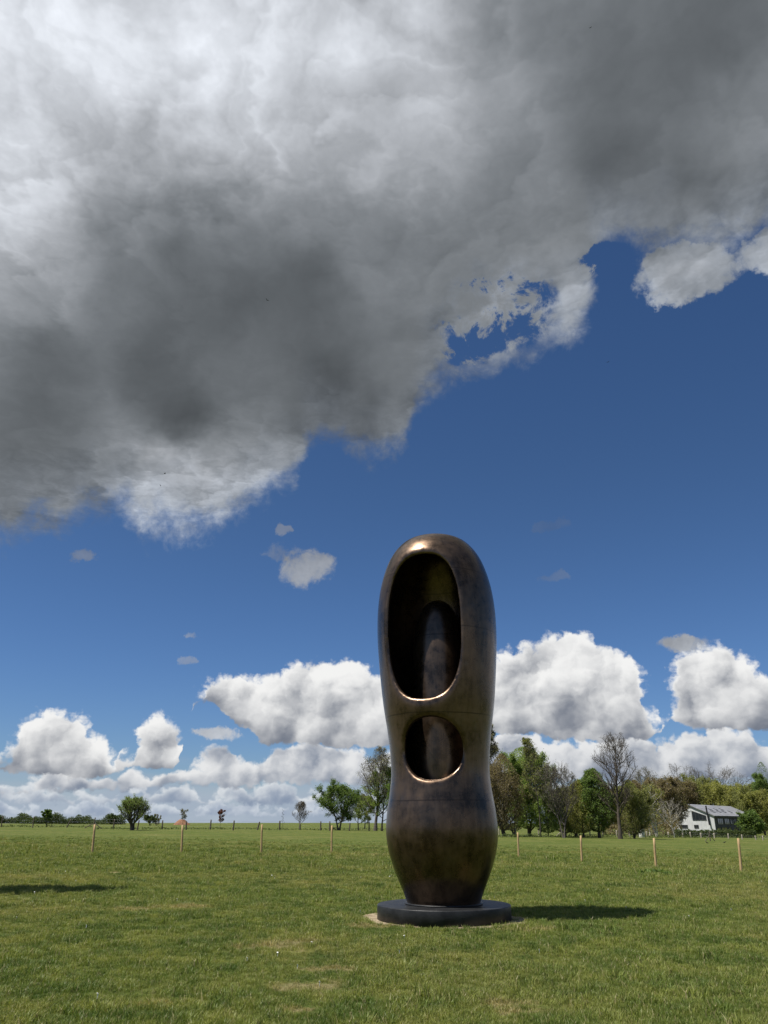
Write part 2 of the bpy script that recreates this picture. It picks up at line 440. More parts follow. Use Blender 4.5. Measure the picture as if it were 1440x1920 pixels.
def leaf_mat(name, c_dark, c_light, trans=.35, scale=.55):
    m, nt, b = new_mat(name)
    r = island(nt); n = noise(obj_co(nt), scale, 3, .55)
    c = mixc(sstep(r * .55 + n * .75, .35, .92), c_dark, c_light)
    setin(nt, b.inputs['Base Color'], c); b.inputs['Roughness'].default_value = .6
    b.inputs['Specular IOR Level'].default_value = .2
    t = nt.nodes.new('ShaderNodeBsdfTranslucent'); setin(nt, t.inputs[0], mixc(1.0, c, (1.25, 1.3, .7), 'MULTIPLY'))
    ms = nt.nodes.new('ShaderNodeMixShader'); ms.inputs[0].default_value = trans
    nt.links.new(b.outputs[0], ms.inputs[1]); nt.links.new(t.outputs[0], ms.inputs[2])
    nt.links.new(ms.outputs[0], next(q for q in nt.nodes if q.type == 'OUTPUT_MATERIAL').inputs['Surface'])
    return m

# worn, dry places in the turf: pixel of the photograph where each one shows, half sizes in metres
DRY = []
for (px, py, wx_, wy_) in ((515, 1775, .34, .28), (560, 1768, .5, .25), (620, 1818, .40, .16), (575, 1850, .45, .3), (872, 1753, .14, .10),
                           (690, 1738, .45, .25), (985, 1745, .5, .2), (505, 1607, 1.1, .5), (600, 1606, 1.4, .4),
                           (645, 1609, .8, .6), (660, 1612, .9, .4), (290, 1885, .16, .07), (560, 1895, .22, .10), (210, 1636, .5, .4), (720, 1604, 1.6, .5),
                           (940, 1885, .3, .14), (975, 1900, .3, .1), (445, 1778, .25, .1), (250, 1705, .5, .35), (350, 1702, .5, .3)):
    g = ground_at(px, py); DRY.append((g[0], g[1], wx_ * .75, wy_ * .75))
def turf_color(nt, blade=False):
    """colour of the pasture at a world position: lush, yellowed and worn places"""
    p = world_co(nt)
    flat_p = vmath('MULTIPLY', p, (1, 1, 0))
    n_big = noise(flat_p, .16, 3, .5); n_mid = noise(flat_p, 1.1, 5, .65); n_sm = noise(flat_p, 4.5, 4, .65)
    n_far = noise(vmath('MULTIPLY', flat_p, (.35, 1, 0)), .10, 4, .6)
    x, y, z = sep(p)
    c = mixc(sstep(n_mid * .6 + n_sm * .4, .40, .60), (.056, .088, .017), (.150, .170, .040))
    c = mixc(sstep(n_big * .5 + n_mid * .3 + n_sm * .2, .45, .60, 0, .60), c, (.195, .185, .062))
    c = mixc(sstep(n_far, .42, .62, 0, .5), c, (.095, .130, .028))
    dry = sstep(n_mid * .55 + n_sm * .45 + (n_big - .5) * .3, .60, .68, 0, .75)
    jx_ = (noise(flat_p, 3.2, 5, .7) - .5) * 4.0
    for (gx, gy, rx, ry) in DRY:
        u = (x - gx) / rx + jx_; v = (y - gy) / ry + jx_ * .6
        dry = fmax(dry, sstep(u * u + v * v, .1, 1.9, .75, 0.0))
    straw = mixc(n_sm, (.20, .16, .08), (.33, .275, .15))
    return mixc(dry, c, straw), n_sm, n_mid, flat_p
m_ground, nt, b = new_mat('pasture')
c, n_sm, n_mid, fp = turf_color(nt)
fine = noise(fp, 17.0, 5, .7)
setin(nt, b.inputs['Base Color'], mixc(sstep(fine, .3, .7), mixc(1.0, c, (.60, .62, .56), 'MULTIPLY'), c))
b.inputs['Roughness'].default_value = .95; b.inputs['Specular IOR Level'].default_value = .1
bump(nt, b, fine * .6 + noise(fp, 3.2, 4, .6) * .9, .9, .10)

m_blade, nt, b = new_mat('grass_blade')
c, n_sm, n_mid, fp = turf_color(nt)
oi = nt.nodes.new('ShaderNodeObjectInfo')
rnd = Ex(oi.outputs['Random'])
isl = island(nt)
c = mixc(sstep(isl * .6 + rnd * .4, .1, .95), mixc(1.0, c, (1.15, 1.2, 1.1), 'MULTIPLY'), mixc(1.0, c, (2.1, 2.0, 1.9), 'MULTIPLY'))
c = mixc(sstep(isl, .90, .93, 0, .8), c, (.34, .29, .15))
setin(nt, b.inputs['Base Color'], c); b.inputs['Roughness'].default_value = .5
b.inputs['Specular IOR Level'].default_value = .35
t_ = nt.nodes.new('ShaderNodeBsdfTranslucent'); setin(nt, t_.inputs[0], mixc(1.0, c, (1.2, 1.25, .7), 'MULTIPLY'))
ms = nt.nodes.new('ShaderNodeMixShader'); ms.inputs[0].default_value = .35
nt.links.new(b.outputs[0], ms.inputs[1]); nt.links.new(t_.outputs[0], ms.inputs[2])
nt.links.new(ms.outputs[0], next(q for q in nt.nodes if q.type == 'OUTPUT_MATERIAL').inputs['Surface'])

m_bronze, nt, b = new_mat('patinated_bronze')
oc = obj_co(nt)
n1 = noise(oc, 1.1, 5, .6); n2 = noise(oc, 7.0, 5, .62); n3 = noise(vmath('MULTIPLY', oc, (7, 7, .5)), 2.0, 6, .7)
bx_, by_, bz_ = sep(oc)
pat = n1 * .52 + n2 * .26 + n3 * .22
c = mixc(sstep(pat, .38, .62), (.048, .033, .023), (.150, .100, .066))
c = mixc(sstep(noise(oc, 2.3, 6, .7), .55, .72, 0, .55), c, (.115, .095, .078))
# casting seams: fine darker lines round the body where the sections were joined
seam = 0
for zs in (1.62, 3.05, 4.55, 5.65):
    seam = sstep(mth('ABSOLUTE', bz_ - zs + (n1 - .5) * .05), .004, .016, .6, 0.0) + seam
c = mixc(seam, c, (.03, .022, .016))
setin(nt, b.inputs['Base Color'], c)
b.inputs['Metallic'].default_value = .88
setin(nt, b.inputs['Roughness'], sstep(n2 * .5 + n1 * .5, .3, .7, .20, .40))
b.inputs['Coat Weight'].default_value = .12; b.inputs['Coat Roughness'].default_value = .18
bump(nt, b, n2 * .5 + noise(oc, 2.2, 3, .5), .10, .03)

m_slate = simple_mat('dark_slate', (.009, .0095, .0105), (.023, .024, .0255), .46, 5.0, 0, .15, 40, spec=.3)
m_soil = simple_mat('trodden_soil', (.19, .145, .09), (.32, .26, .17), .95, 5.0, 0, .5, 25)
m_rust_soil = simple_mat('red_soil', (.16, .075, .04), (.25, .13, .075), .95, 1.2, 0, .6, 6)
m_stake = simple_mat('peeled_wood', (.32, .215, .10), (.45, .325, .17), .75, 4.0, 0, .3, 30, (6, 6, .6))
m_post = simple_mat('weathered_post', (.055, .045, .035), (.13, .11, .085), .9, 3.0, 0, .3, 30, (6, 6, .6))
m_pale_post = simple_mat('pale_post', (.26, .23, .18), (.38, .34, .28), .9, 3.0, 0, .3, 30, (6, 6, .6))
m_wire = simple_mat('galvanised_wire', (.22, .23, .24), (.30, .31, .32), .5, 3.0, .7)
m_bark = simple_mat('grey_brown_bark', (.050, .040, .030), (.105, .088, .068), .9, 2.5, 0, .5, 12, (2, 2, .5))
m_bark_grey = simple_mat('grey_bark', (.058, .050, .042), (.115, .100, .086), .9, 2.5, 0, .5, 12, (2, 2, .5))
m_bark_pale = simple_mat('birch_bark', (.30, .28, .24), (.60, .57, .51), .8, 2.2, 0, .3, 12, (1, 1, 2.5))
m_white_clad = simple_mat('white_cladding', (.50, .51, .51), (.62, .63, .63), .6, .8)
m_dark_clad = simple_mat('dark_cladding', (.060, .060, .068), (.10, .10, .112), .8, 1.0, 0, 0, 1, (1, 1, .2))
m_roof = simple_mat('slate_roof', (.20, .205, .22), (.30, .305, .32), .6, .7)
m_black = simple_mat('black_metal', (.012, .012, .013), (.022, .022, .024), .45, 2.0)
m_glass = simple_mat('window_glass', (.020, .025, .030), (.035, .040, .046), .06, .5, spec=.6)
m_frame = simple_mat('grey_frame', (.055, .057, .06), (.075, .078, .08), .5, 2)
m_feather = simple_mat('black_feathers', (.010, .010, .011), (.024, .024, .027), .6, 20)
m_cabinet = simple_mat('pale_paint', (.52, .52, .48), (.62, .62, .58), .6, 2)

L_DARK = leaf_mat('leaf_deep_green', (0.070, 0.118, 0.033), (0.190, 0.264, 0.077), .5)
L_GREEN = leaf_mat('leaf_fresh_green', (0.120, 0.178, 0.046), (0.288, 0.371, 0.109), .5)
L_BRIGHT = leaf_mat('leaf_bright_green', (0.155, 0.227, 0.046), (0.366, 0.453, 0.115), .5)
L_YEL = leaf_mat('leaf_yellow_green', (0.169, 0.178, 0.054), (0.366, 0.362, 0.122), .5)
L_BROWN = leaf_mat('leaf_brown_buds', (0.134, 0.108, 0.067), (0.275, 0.225, 0.134), .5)
L_OLIVE = leaf_mat('leaf_olive', (0.138, 0.147, 0.054), (0.282, 0.295, 0.109), .5)
L_RED = leaf_mat('leaf_red_brown', (0.093, 0.028, 0.017), (0.212, 0.075, 0.044), .5)
L_GREY = leaf_mat('catkin_grey_green', (0.154, 0.143, 0.102), (0.288, 0.275, 0.198), .5)
L_PALE = leaf_mat('blossom_pale', (.19, .16, .13), (.33, .29, .25), .4)
L_HEDGE = leaf_mat('hedge_leaf', (0.037, 0.059, 0.017), (0.099, 0.127, 0.040), .3)

# ------------------------------------------------------------------ the pasture: one sheet out to the horizon
rr = np.concatenate([[0.0], np.geomspace(1.2, 6000.0, 150)])
NS = 320
aa_ = np.linspace(0, 2 * np.pi, NS, endpoint=False)
X = rr[:, None] * np.sin(aa_)[None]; Y = rr[:, None] * np.cos(aa_)[None]
V = np.stack([X, Y, H(X, Y)], -1).reshape(-1, 3)
i_, j_ = np.meshgrid(np.arange(1, len(rr) - 1), np.arange(NS), indexing='ij')
a_ = i_ * NS + j_; b_ = i_ * NS + (j_ + 1) % NS
Q = np.stack([a_, b_, b_ + NS, a_ + NS], -1).reshape(-1, 4)[:, ::-1]
cen = np.stack([NS + np.arange(NS), NS + (np.arange(NS) + 1) % NS, np.zeros(NS, int)], -1)
ground = quads_obj('pasture', V, Q, m_ground, None, True, T=cen)
tag(ground, kind='structure')

# ------------------------------------------------------------------ plinth and sculpture
PX, PY = 1.010, 14.55
PZ = hz(PX, PY)
PL_R, PL_H = 1.125, .24
def lathe(name, prof, seg, mat, parent=None, smooth=True, loc=None):
    V, Q = [], []
    th = np.linspace(0, 2 * np.pi, seg, endpoint=False)
    P = np.array(prof, float)
    V = np.stack([P[:, None, 0] * np.cos(th), P[:, None, 0] * np.sin(th), np.repeat(P[:, None, 1], seg, 1)], -1).reshape(-1, 3)
    n = len(P)
    i, j = np.meshgrid(np.arange(n - 1), np.arange(seg), indexing='ij')
    a = i * seg + j; b = i * seg + (j + 1) % seg
    Q = np.stack([a, b, b + seg, a + seg], -1).reshape(-1, 4)
    return quads_obj(name, V, Q, mat, parent, smooth, loc=loc)
plinth = empty('plinth', (PX, PY, PZ))
tag(plinth, 'low round dark slate plinth under the bronze sculpture', 'plinth')
rim = [(.002, -.1), (PL_R, -.1), (PL_R, PL_H - .016), (PL_R - .002, PL_H - .010), (PL_R - .006, PL_H - .004), (PL_R - .013, PL_H - .001), (PL_R - .022, PL_H), (PL_R - .5, PL_H), (.002, PL_H)]
slab = lathe('slab', rim, 128, m_slate, plinth)
slab.data.polygons.foreach_set('use_smooth', [2 <= (k // 128) <= 6 or (k // 128) == 1 for k in range(len(slab.data.polygons))])
base_ring = lathe('mounting_ring', [(.60, PL_H + .001), (.66, PL_H + .001), (.66, PL_H + .022), (.60, PL_H + .024)], 96, m_slate, plinth)

rng = np.random.default_rng(5)
th = np.linspace(0, 2 * np.pi, 120, endpoint=False)
rad = 1.16 + .24 * np.abs(np.cos(th + .25)) ** 5 + .04 * np.sin(2 * th + 2.6) + .07 * np.sin(5 * th + 1) + .035 * np.sin(11 * th) + rng.normal(0, .018, 120)
V = [(PX, PY, PZ + .012)]; F = []
for k, (t_, r_) in enumerate(zip(th, rad)):
    x, y = PX + r_ * math.cos(t_), PY - .03 + r_ * math.sin(t_)
    V.append((x, y, hz(x, y) + .018)); V.append((x + .03 * math.cos(t_), y + .03 * math.sin(t_), hz(x, y) - .05))
for k in range(120):
    a = 1 + 2 * k; b2 = 1 + 2 * ((k + 1) % 120)
    F.append((0, a, b2)); F.append((a, a + 1, b2 + 1, b2))
tag(mesh_obj('bare_soil', V, F, m_soil, None, False), kind='structure')

# an upright hollow bronze: a plain vessel-like shell with one tall opening and a smooth spindle standing inside
def catmull(pts, n=14):
    P = np.array([pts[0]] + list(pts) + [pts[-1]], float); out = []
    for i in range(1, len(P) - 2):
        p0, p1, p2, p3 = P[i - 1:i + 3]
        for t in np.linspace(0, 1, n, endpoint=False):
            out.append(.5 * (2 * p1 + (p2 - p0) * t + (2 * p0 - 5 * p1 + 4 * p2 - p3) * t * t + (3 * p1 - p0 - 3 * p2 + p3) * t ** 3))
    out.append(P[-2]); return np.array(out)
def profile_sdf(pts, rmax, zmin, zmax, h=.0125):
    """signed distance to a turned profile (radius, height), tabulated, with a smooth lookup"""
    poly = catmull(pts)
    R, Z = np.meshgrid(np.arange(-.1, rmax, h), np.arange(zmin, zmax, h), indexing='ij')
    d = np.full(R.shape, 1e9); ins = np.zeros(R.shape, bool)
    full = np.vstack([poly, [[-.5, poly[-1, 1]], [-.5, poly[0, 1]]]])
    for k in range(len(full)):
        a, b = full[k], full[(k + 1) % len(full)]
        if k < len(poly) - 1:
            e = b - a; t = np.clip(((R - a[0]) * e[0] + (Z - a[1]) * e[1]) / max(e @ e, 1e-12), 0, 1)
            d = np.minimum(d, np.hypot(R - a[0] - t * e[0], Z - a[1] - t * e[1]))
        cr = ((a[1] > Z) != (b[1] > Z))
        with np.errstate(divide='ignore', invalid='ignore'):
            xi = a[0] + (Z - a[1]) * (b[0] - a[0]) / (b[1] - a[1])
        ins ^= cr & (R < xi)
    d = np.where(ins, -d, d)
    def look(r, z):
        u = np.clip((r + .1) / h, 0, d.shape[0] - 2.001); w = np.clip((z - zmin) / h, 0, d.shape[1] - 2.001)
        i = u.astype(int); j = w.astype(int); fu = u - i; fw = w - j
        return (d[i, j] * (1 - fu) * (1 - fw) + d[i + 1, j] * fu * (1 - fw) + d[i, j + 1] * (1 - fu) * fw + d[i + 1, j + 1] * fu * fw)
    return look
def smax(a, b, k):
    h = np.clip(.5 + .5 * (a - b) / k, 0, 1); return b + (a - b) * h + k * h * (1 - h)
def smin(a, b, k): return -smax(-a, -b, k)
body = profile_sdf([(0, -.06), (.60, -.06), (.61, 0), (.69, .20), (.83, .52), (.935, .85), (.975, 1.15), (.955, 1.48), (.90, 1.85), (.88, 2.2), (.93, 2.75), (1.03, 3.4), (1.10, 4.1),
                    (1.135, 4.7), (1.12, 5.25), (1.04, 5.75), (.88, 6.2), (.63, 6.52), (.31, 6.66), (0, 6.69)], 1.6, -.4, 7.0)
WALL = .17
OPEN_D = np.array([-.30, -.954]); OPEN_D /= np.linalg.norm(OPEN_D)
OPEN_U = np.array([-OPEN_D[1], OPEN_D[0]])
def shell_f(p):
    x, y, z = p[..., 0], p[..., 1], p[..., 2]
    r = np.hypot(x, y * 1.04)
    f = body(r, z)
    u = x * OPEN_U[0] + y * OPEN_U[1]; w = x * OPEN_D[0] + y * OPEN_D[1]
    # hollow: everything deeper than the wall, above the solid foot
    hollow = smax(f + WALL, 1.55 - z, .35)
    # two plain openings through the front wall: a tall rounded one above, a small oval one below
    def opening(uc, zc, hw, hh, n):
        q = (np.abs((u - uc) / hw) ** n + np.abs((z - zc) / hh) ** n) ** (1.0 / n)
        return smax((q - 1.0) * hw * .9, .15 - w, .15)
    win = np.minimum(opening(-.04, 4.70, .68, 1.36, 2.6), opening(.05, 2.50, .50, .52, 2.2))
    cav = smin(hollow, win, .10)
    return smax(f, -cav, .085)
spind = profile_sdf([(0, 1.0), (.40, 1.1), (.50, 1.6), (.54, 2.2), (.54, 2.8), (.53, 3.5), (.50, 4.2), (.43, 4.75), (.30, 5.12), (.14, 5.28), (0, 5.31)], .9, .6, 6.0)
def spindle_f(p):
    x, y, z = p[..., 0], p[..., 1], p[..., 2]
    return spind(np.hypot(x - .04, y - .12), z)
def surface_nets(fn, lo, hi, h):
    ax = [np.arange(lo[i], hi[i] + h, h) for i in range(3)]
    G = np.stack(np.meshgrid(*ax, indexing='ij'), -1)
    f = np.concatenate([fn(G[i:i + 8]) for i in range(0, G.shape[0], 8)], 0)
    s = f < 0
    nx, ny, nz = [n - 1 for n in f.shape]
    cs = np.zeros((nx, ny, nz), int)
    for a in (0, 1):
        for b in (0, 1):
            for c in (0, 1):
                cs += s[a:nx + a, b:ny + b, c:nz + c]
    act = (cs > 0) & (cs < 8)
    acc = np.zeros((nx, ny, nz, 3)); cnt = np.zeros((nx, ny, nz))
    I = np.stack(np.meshgrid(np.arange(nx), np.arange(ny), np.arange(nz), indexing='ij'), -1).astype(float)
    cor = [(a, b, c) for a in (0, 1) for b in (0, 1) for c in (0, 1)]
    for c0 in cor:
        for ax_ in range(3):
            if c0[ax_]: continue
            c1 = list(c0); c1[ax_] = 1
            A = f[c0[0]:nx + c0[0], c0[1]:ny + c0[1], c0[2]:nz + c0[2]]; B = f[c1[0]:nx + c1[0], c1[1]:ny + c1[1], c1[2]:nz + c1[2]]
            m = (A < 0) != (B < 0)
            t = np.where(m, A / np.where(m, A - B, 1), 0)
            pt = np.zeros((nx, ny, nz, 3)) + np.array(c0); pt[..., ax_] += t
            acc += np.where(m[..., None], pt, 0); cnt += m
    idx = -np.ones((nx, ny, nz), int); idx[act] = np.arange(act.sum())
    V = (I[act] + acc[act] / cnt[act][:, None]) * h + np.array([ax[0][0], ax[1][0], ax[2][0]])
    Q = []
    for ax_ in range(3):
        o1, o2 = [(1, 2), (2, 0), (0, 1)][ax_]
        sl0 = [slice(1, n) for n in (nx, ny, nz)]; sl0[ax_] = slice(0, (nx, ny, nz)[ax_])
        sl1 = list(sl0); sl1[ax_] = slice(1, (nx, ny, nz)[ax_] + 1)
        A, B = f[tuple(sl0)] < 0, f[tuple(sl1)] < 0
        w = np.argwhere(A != B); base = w + np.array([1 if k != ax_ else 0 for k in range(3)])
        flip = A[tuple(w.T)]
        e1 = np.eye(3, dtype=int)[o1]; e2 = np.eye(3, dtype=int)[o2]
        g = lambda q: idx[tuple(q.T)]
        q4 = np.stack([g(base - e1 - e2), g(base - e2), g(base), g(base - e1)], -1)
        q4[~flip] = q4[~flip][:, ::-1]
        Q.append(q4)
    Q = np.concatenate(Q)
    Q = Q[(Q >= 0).all(1)]
    for _ in range(4):                                   # settle the vertices exactly on the surface
        e = .004
        g = np.stack([fn(V + e * np.eye(3)[k]) - fn(V - e * np.eye(3)[k]) for k in range(3)], -1) / (2 * e)
        V = V - .8 * (fn(V) / np.maximum((g * g).sum(-1), .2))[:, None] * g
    return V, Q
sculpture = empty('sculpture', (PX, PY, PZ + PL_H + .002))
tag(sculpture, 'tall hollow brown bronze sculpture standing on the dark round plinth', 'sculpture')
V, Q = surface_nets(shell_f, (-1.3, -1.3, -.12), (1.3, 1.3, 6.8), .036)
V[:, 2] *= .985
shell = quads_obj('outer_shell', V, Q, m_bronze, sculpture, True)
V, Q = surface_nets(spindle_f, (-.65, -.6, .9), (.7, .8, 5.5), .03)
inner = quads_obj('inner_form', V, Q, m_bronze, sculpture, True)

# ------------------------------------------------------------------ grass
def make_tuft(seed, n, rad_, hmin, hmax, wid):
    r = np.random.default_rng(seed); V = []; Fq = []; Ft = []
    for k in range(n):
        a = r.uniform(0, 6.283); q = rad_ * math.sqrt(r.uniform()); bx, by = q * math.cos(a), q * math.sin(a)
        h = r.uniform(hmin, hmax); la = r.uniform(0, 6.283); ln = r.uniform(.15, .95) * h
        w = wid * r.uniform(.7, 1.3); wa = r.uniform(0, 3.1416); wx_, wy_ = w * math.cos(wa), w * math.sin(wa)
        i = len(V)
        for (t, f) in ((0, 1.0), (.55, .8)):
            cx, cy, cz = bx + ln * t * t * math.cos(la), by + ln * t * t * math.sin(la), h * (t - .25 * t * t * ln / h)
            V += [(cx - wx_ * f, cy - wy_ * f, cz - .012 * (t == 0)), (cx + wx_ * f, cy + wy_ * f, cz - .012 * (t == 0))]
        V.append((bx + ln * math.cos(la), by + ln * math.sin(la), h * (1 - .25 * ln / h)))
        Fq.append((i, i + 1, i + 3, i + 2)); Ft.append((i + 2, i + 3, i + 4))
    return V, Fq + Ft
tufts = bpy.data.collections.new('grass_tufts')          # not linked to the scene: only a source of instances
for k, (n, rd, h0, h1, wd) in enumerate(((34, .10, .025, .060, .0028), (34, .10, .03, .075, .003), (26, .09, .02, .05, .003), (40, .07, .04, .10, .0032), (30, .12, .015, .045, .003))):
    V, F = make_tuft(k + 3, n, rd, h0, h1, wd)
    me = bpy.data.meshes.new('grass_tuft'); me.from_pydata(V, [], F); me.materials.append(m_blade); me.update()
    tufts.objects.link(bpy.data.objects.new('grass_tuft', me))
rng = np.random.default_rng(11)
pts = []; scl = []
def vnoise(x, y, s, seed):
    x = x / s; y = y / s; i = np.floor(x).astype(int); j = np.floor(y).astype(int); fx_, fy_ = x - i, y - j
    fx_ = fx_ * fx_ * (3 - 2 * fx_); fy_ = fy_ * fy_ * (3 - 2 * fy_)
    hsh = lambda a, b: np.modf(np.abs(np.sin(a * 127.1 + b * 311.7 + seed * 17.3) * 43758.5453))[0]
    return (hsh(i, j) * (1 - fx_) + hsh(i + 1, j) * fx_) * (1 - fy_) + (hsh(i, j + 1) * (1 - fx_) + hsh(i + 1, j + 1) * fx_) * fy_
for (r0, r1, dens_, sc_) in ((5.6, 11, 330, .74), (11, 17, 210, .80), (17, 26, 90, .98), (26, 40, 26, 1.5), (40, 75, 9, 1.9)):
    half = math.radians(31); area = half * (r1 * r1 - r0 * r0); n = int(area * dens_)
    r_ = np.sqrt(rng.uniform(r0 * r0, r1 * r1, n)); t_ = rng.uniform(-half, half, n)
    x, y = r_ * np.sin(t_), r_ * np.cos(t_)
    fade = np.clip((r_ - 42) / 33, 0, 1) if r0 >= 40 else np.zeros(n)
    keep = (rng.uniform(size=n) >= fade) & (np.hypot(x - PX, y - PY) > np.where(rng.uniform(size=n) < .07, PL_R + .02, 1.15 + .26 * np.abs(np.cos(np.arctan2(y - PY, x - PX) + .25)) ** 5))
    for (gx, gy, rx, ry) in DRY:
        q = ((x - gx) / rx) ** 2 + ((y - gy) / ry) ** 2
        keep &= ~((q < .8) & (rng.uniform(size=n) < .55))
    v = vnoise(x, y, .75, 1) * .5 + vnoise(x, y, .22, 2) * .5; v = v + (rng.uniform(size=n) < .012) * .8
    s = sc_ * (.42 + 1.15 * v) * rng.uniform(.75, 1.25, n)
    s = s * (1 - .6 * fade)
    x, y, s = x[keep], y[keep], s[keep]
    pts.append(np.stack([x, y, H(x, y)], -1)); scl.append(s)
pts = np.concatenate(pts); scl = np.concatenate(scl)
me = bpy.data.meshes.new('grass'); me.vertices.add(len(pts)); me.vertices.foreach_set('co', pts.astype(np.float32).ravel())
at_ = me.attributes.new('size', 'FLOAT', 'POINT'); at_.data.foreach_set('value', scl.astype(np.float32))
at_ = me.attributes.new('turn', 'FLOAT', 'POINT'); at_.data.foreach_set('value', rng.uniform(0, 6.283, len(pts)).astype(np.float32))
me.materials.append(m_blade)
grass = bpy.data.objects.new('grass', me); COL.objects.link(grass); tag(grass, 'short rough green grass growing over the pasture', 'grass', kind='stuff')
ng = bpy.data.node_groups.new('grass_cover', 'GeometryNodeTree')
ng.interface.new_socket('Geometry', in_out='INPUT', socket_type='NodeSocketGeometry')
ng.interface.new_socket('Geometry', in_out='OUTPUT', socket_type='NodeSocketGeometry')
gi = ng.nodes.new('NodeGroupInput'); go = ng.nodes.new('NodeGroupOutput')
ci = ng.nodes.new('GeometryNodeCollectionInfo'); ci.inputs['Collection'].default_value = tufts
ci.inputs['Separate Children'].default_value = True; ci.inputs['Reset Children'].default_value = True
ip = ng.nodes.new('GeometryNodeInstanceOnPoints'); ip.inputs['Pick Instance'].default_value = True
na1 = ng.nodes.new('GeometryNodeInputNamedAttribute'); na1.data_type = 'FLOAT'; na1.inputs['Name'].default_value = 'size'
na2 = ng.nodes.new('GeometryNodeInputNamedAttribute'); na2.data_type = 'FLOAT'; na2.inputs['Name'].default_value = 'turn'
cx = ng.nodes.new('ShaderNodeCombineXYZ'); ng.links.new(na2.outputs[0], cx.inputs['Z'])
e2r = ng.nodes.new('FunctionNodeEulerToRotation'); ng.links.new(cx.outputs[0], e2r.inputs[0])
ng.links.new(gi.outputs[0], ip.inputs['Points']); ng.links.new(ci.outputs[0], ip.inputs['Instance'])
ng.links.new(e2r.outputs[0], ip.inputs['Rotation']); ng.links.new(na1.outputs[0], ip.inputs['Scale'])
ng.links.new(ip.outputs[0], go.inputs[0])
md = grass.modifiers.new('cover', 'NODES'); md.node_group = ng

# a few daisies in the turf
r_ = np.random.default_rng(21); V, F = [], []
for k in range(70):
    d_ = r_.uniform(8, 36); t_ = r_.uniform(-.5, .5); x, y = d_ * math.sin(t_), d_ * math.cos(t_)
    if math.hypot(x - PX, y - PY) < 1.6: continue
    z = hz(x, y) + r_.uniform(.045, .07); s = r_.uniform(.010, .016); i = len(V); tx, ty = r_.uniform(-.5, .5, 2)
    V.append((x, y, z + .004))
    for q in range(9):
        a = q * 6.2832 / 9; rr_ = s * (1 if q % 2 == 0 else .8); V.append((x + rr_ * math.cos(a), y + rr_ * math.sin(a), z + rr_ * (tx * math.cos(a) + ty * math.sin(a))))
    V.append((x, y, z - .05))
    for q in range(9): F.append((i, i + 1 + q, i + 1 + (q + 1) % 9))
    F.append((i, i + 10, i + 1))
m_petal = simple_mat('white_petal', (.70, .70, .66), (.82, .82, .80), .7, 3)
tag(mesh_obj('daisies', V, F, m_petal), 'tiny white daisies scattered in the turf', 'daisies', kind='stuff')

# ------------------------------------------------------------------ tubes, branches and leaves
def tubes(P, R, sides):
    """P (n,k,3) paths, R (n,k) radii: joined tapering tubes"""
    n, k, _ = P.shape
    T = np.empty_like(P); T[:, 1:-1] = P[:, 2:] - P[:, :-2]; T[:, 0] = P[:, 1] - P[:, 0]; T[:, -1] = P[:, -1] - P[:, -2]
    T = norm(T)
    ref = np.where(np.abs(T[..., 2:3]) > .9, np.array([1., 0, 0]), np.array([0, 0, 1.]))
    U = norm(np.cross(T, ref)); W = np.cross(T, U)
    th = np.arange(sides) * 2 * np.pi / sides
    ring = P[:, :, None] + R[:, :, None, None] * (np.cos(th)[None, None, :, None] * U[:, :, None] + np.sin(th)[None, None, :, None] * W[:, :, None])
    V = ring.reshape(-1, 3)
    i, j, s = np.meshgrid(np.arange(n), np.arange(k - 1), np.arange(sides), indexing='ij')
    a = (i * k + j) * sides + s; b = (i * k + j) * sides + (s + 1) % sides
    Q = np.stack([a, b, b + sides, a + sides], -1).reshape(-1, 4)
    return V, Q
def merge(parts):
    V, Q, o = [], [], 0
    for v, q in parts:
        V.append(v); Q.append(q + o); o += len(v)
    return np.concatenate(V), np.concatenate(Q)
def grow(r, S, D, L, k, up, wob):
    P = np.empty((len(S), k + 1, 3)); P[:, 0] = S; D = norm(D)
    for i in range(k):
        D = norm(D + np.array([0, 0, 1.]) * (up / k) + r.normal(0, wob, D.shape)); P[:, i + 1] = P[:, i] + D * (L / k)[:, None]
    return P
def along(P, m, t):
    k = P.shape[1] - 1; u = np.clip(t * k, 0, k - 1e-4); i = u.astype(int); f = (u - i)[:, None]
    a, b = P[m, i], P[m, i + 1]; return a + (b - a) * f, norm(b - a)
SHAPES = {
    'round': lambda t: np.sqrt(np.clip(1 - (2 * t - 1) ** 2, 0, 1)) * .98 + .02,
    'ovate': lambda t: np.clip(np.sin(np.pi * np.clip(t, 0, 1) ** .72), 0, 1) ** .7 + .03,
    'vase': lambda t: np.clip(np.sin(np.pi * (np.clip(t, 0, 1) * .88 + .06) ** 1.05), 0, 1) ** .6 + .03,
    'column': lambda t: np.clip(np.sin(np.pi * np.clip(t, 0, 1) ** .6), 0, 1) ** .45 * (1 - .45 * t) + .03,
    'cone': lambda t: np.clip(1 - t, 0, 1) ** .85 + .04,
    'fan': lambda t: .25 + .8 * np.clip(t, 0, 1) ** .8 * np.sqrt(np.clip(1.02 - t, 0, 1)) * 1.7,
}
def leaf_quads(r, C, size, flatness=.5):
    n = len(C)
    N = norm(r.normal(0, 1, (n, 3)) + np.array([0, 0, flatness])); A = norm(np.cross(N, r.normal(0, 1, (n, 3)))); B = np.cross(N, A)
    s = size * r.uniform(.6, 1.35, (n, 1))
    V = np.stack([C - A * s, C + B * s * .55, C + A * s, C - B * s * .55], 1).reshape(-1, 3)
    return V, np.arange(4 * n).reshape(-1, 4)
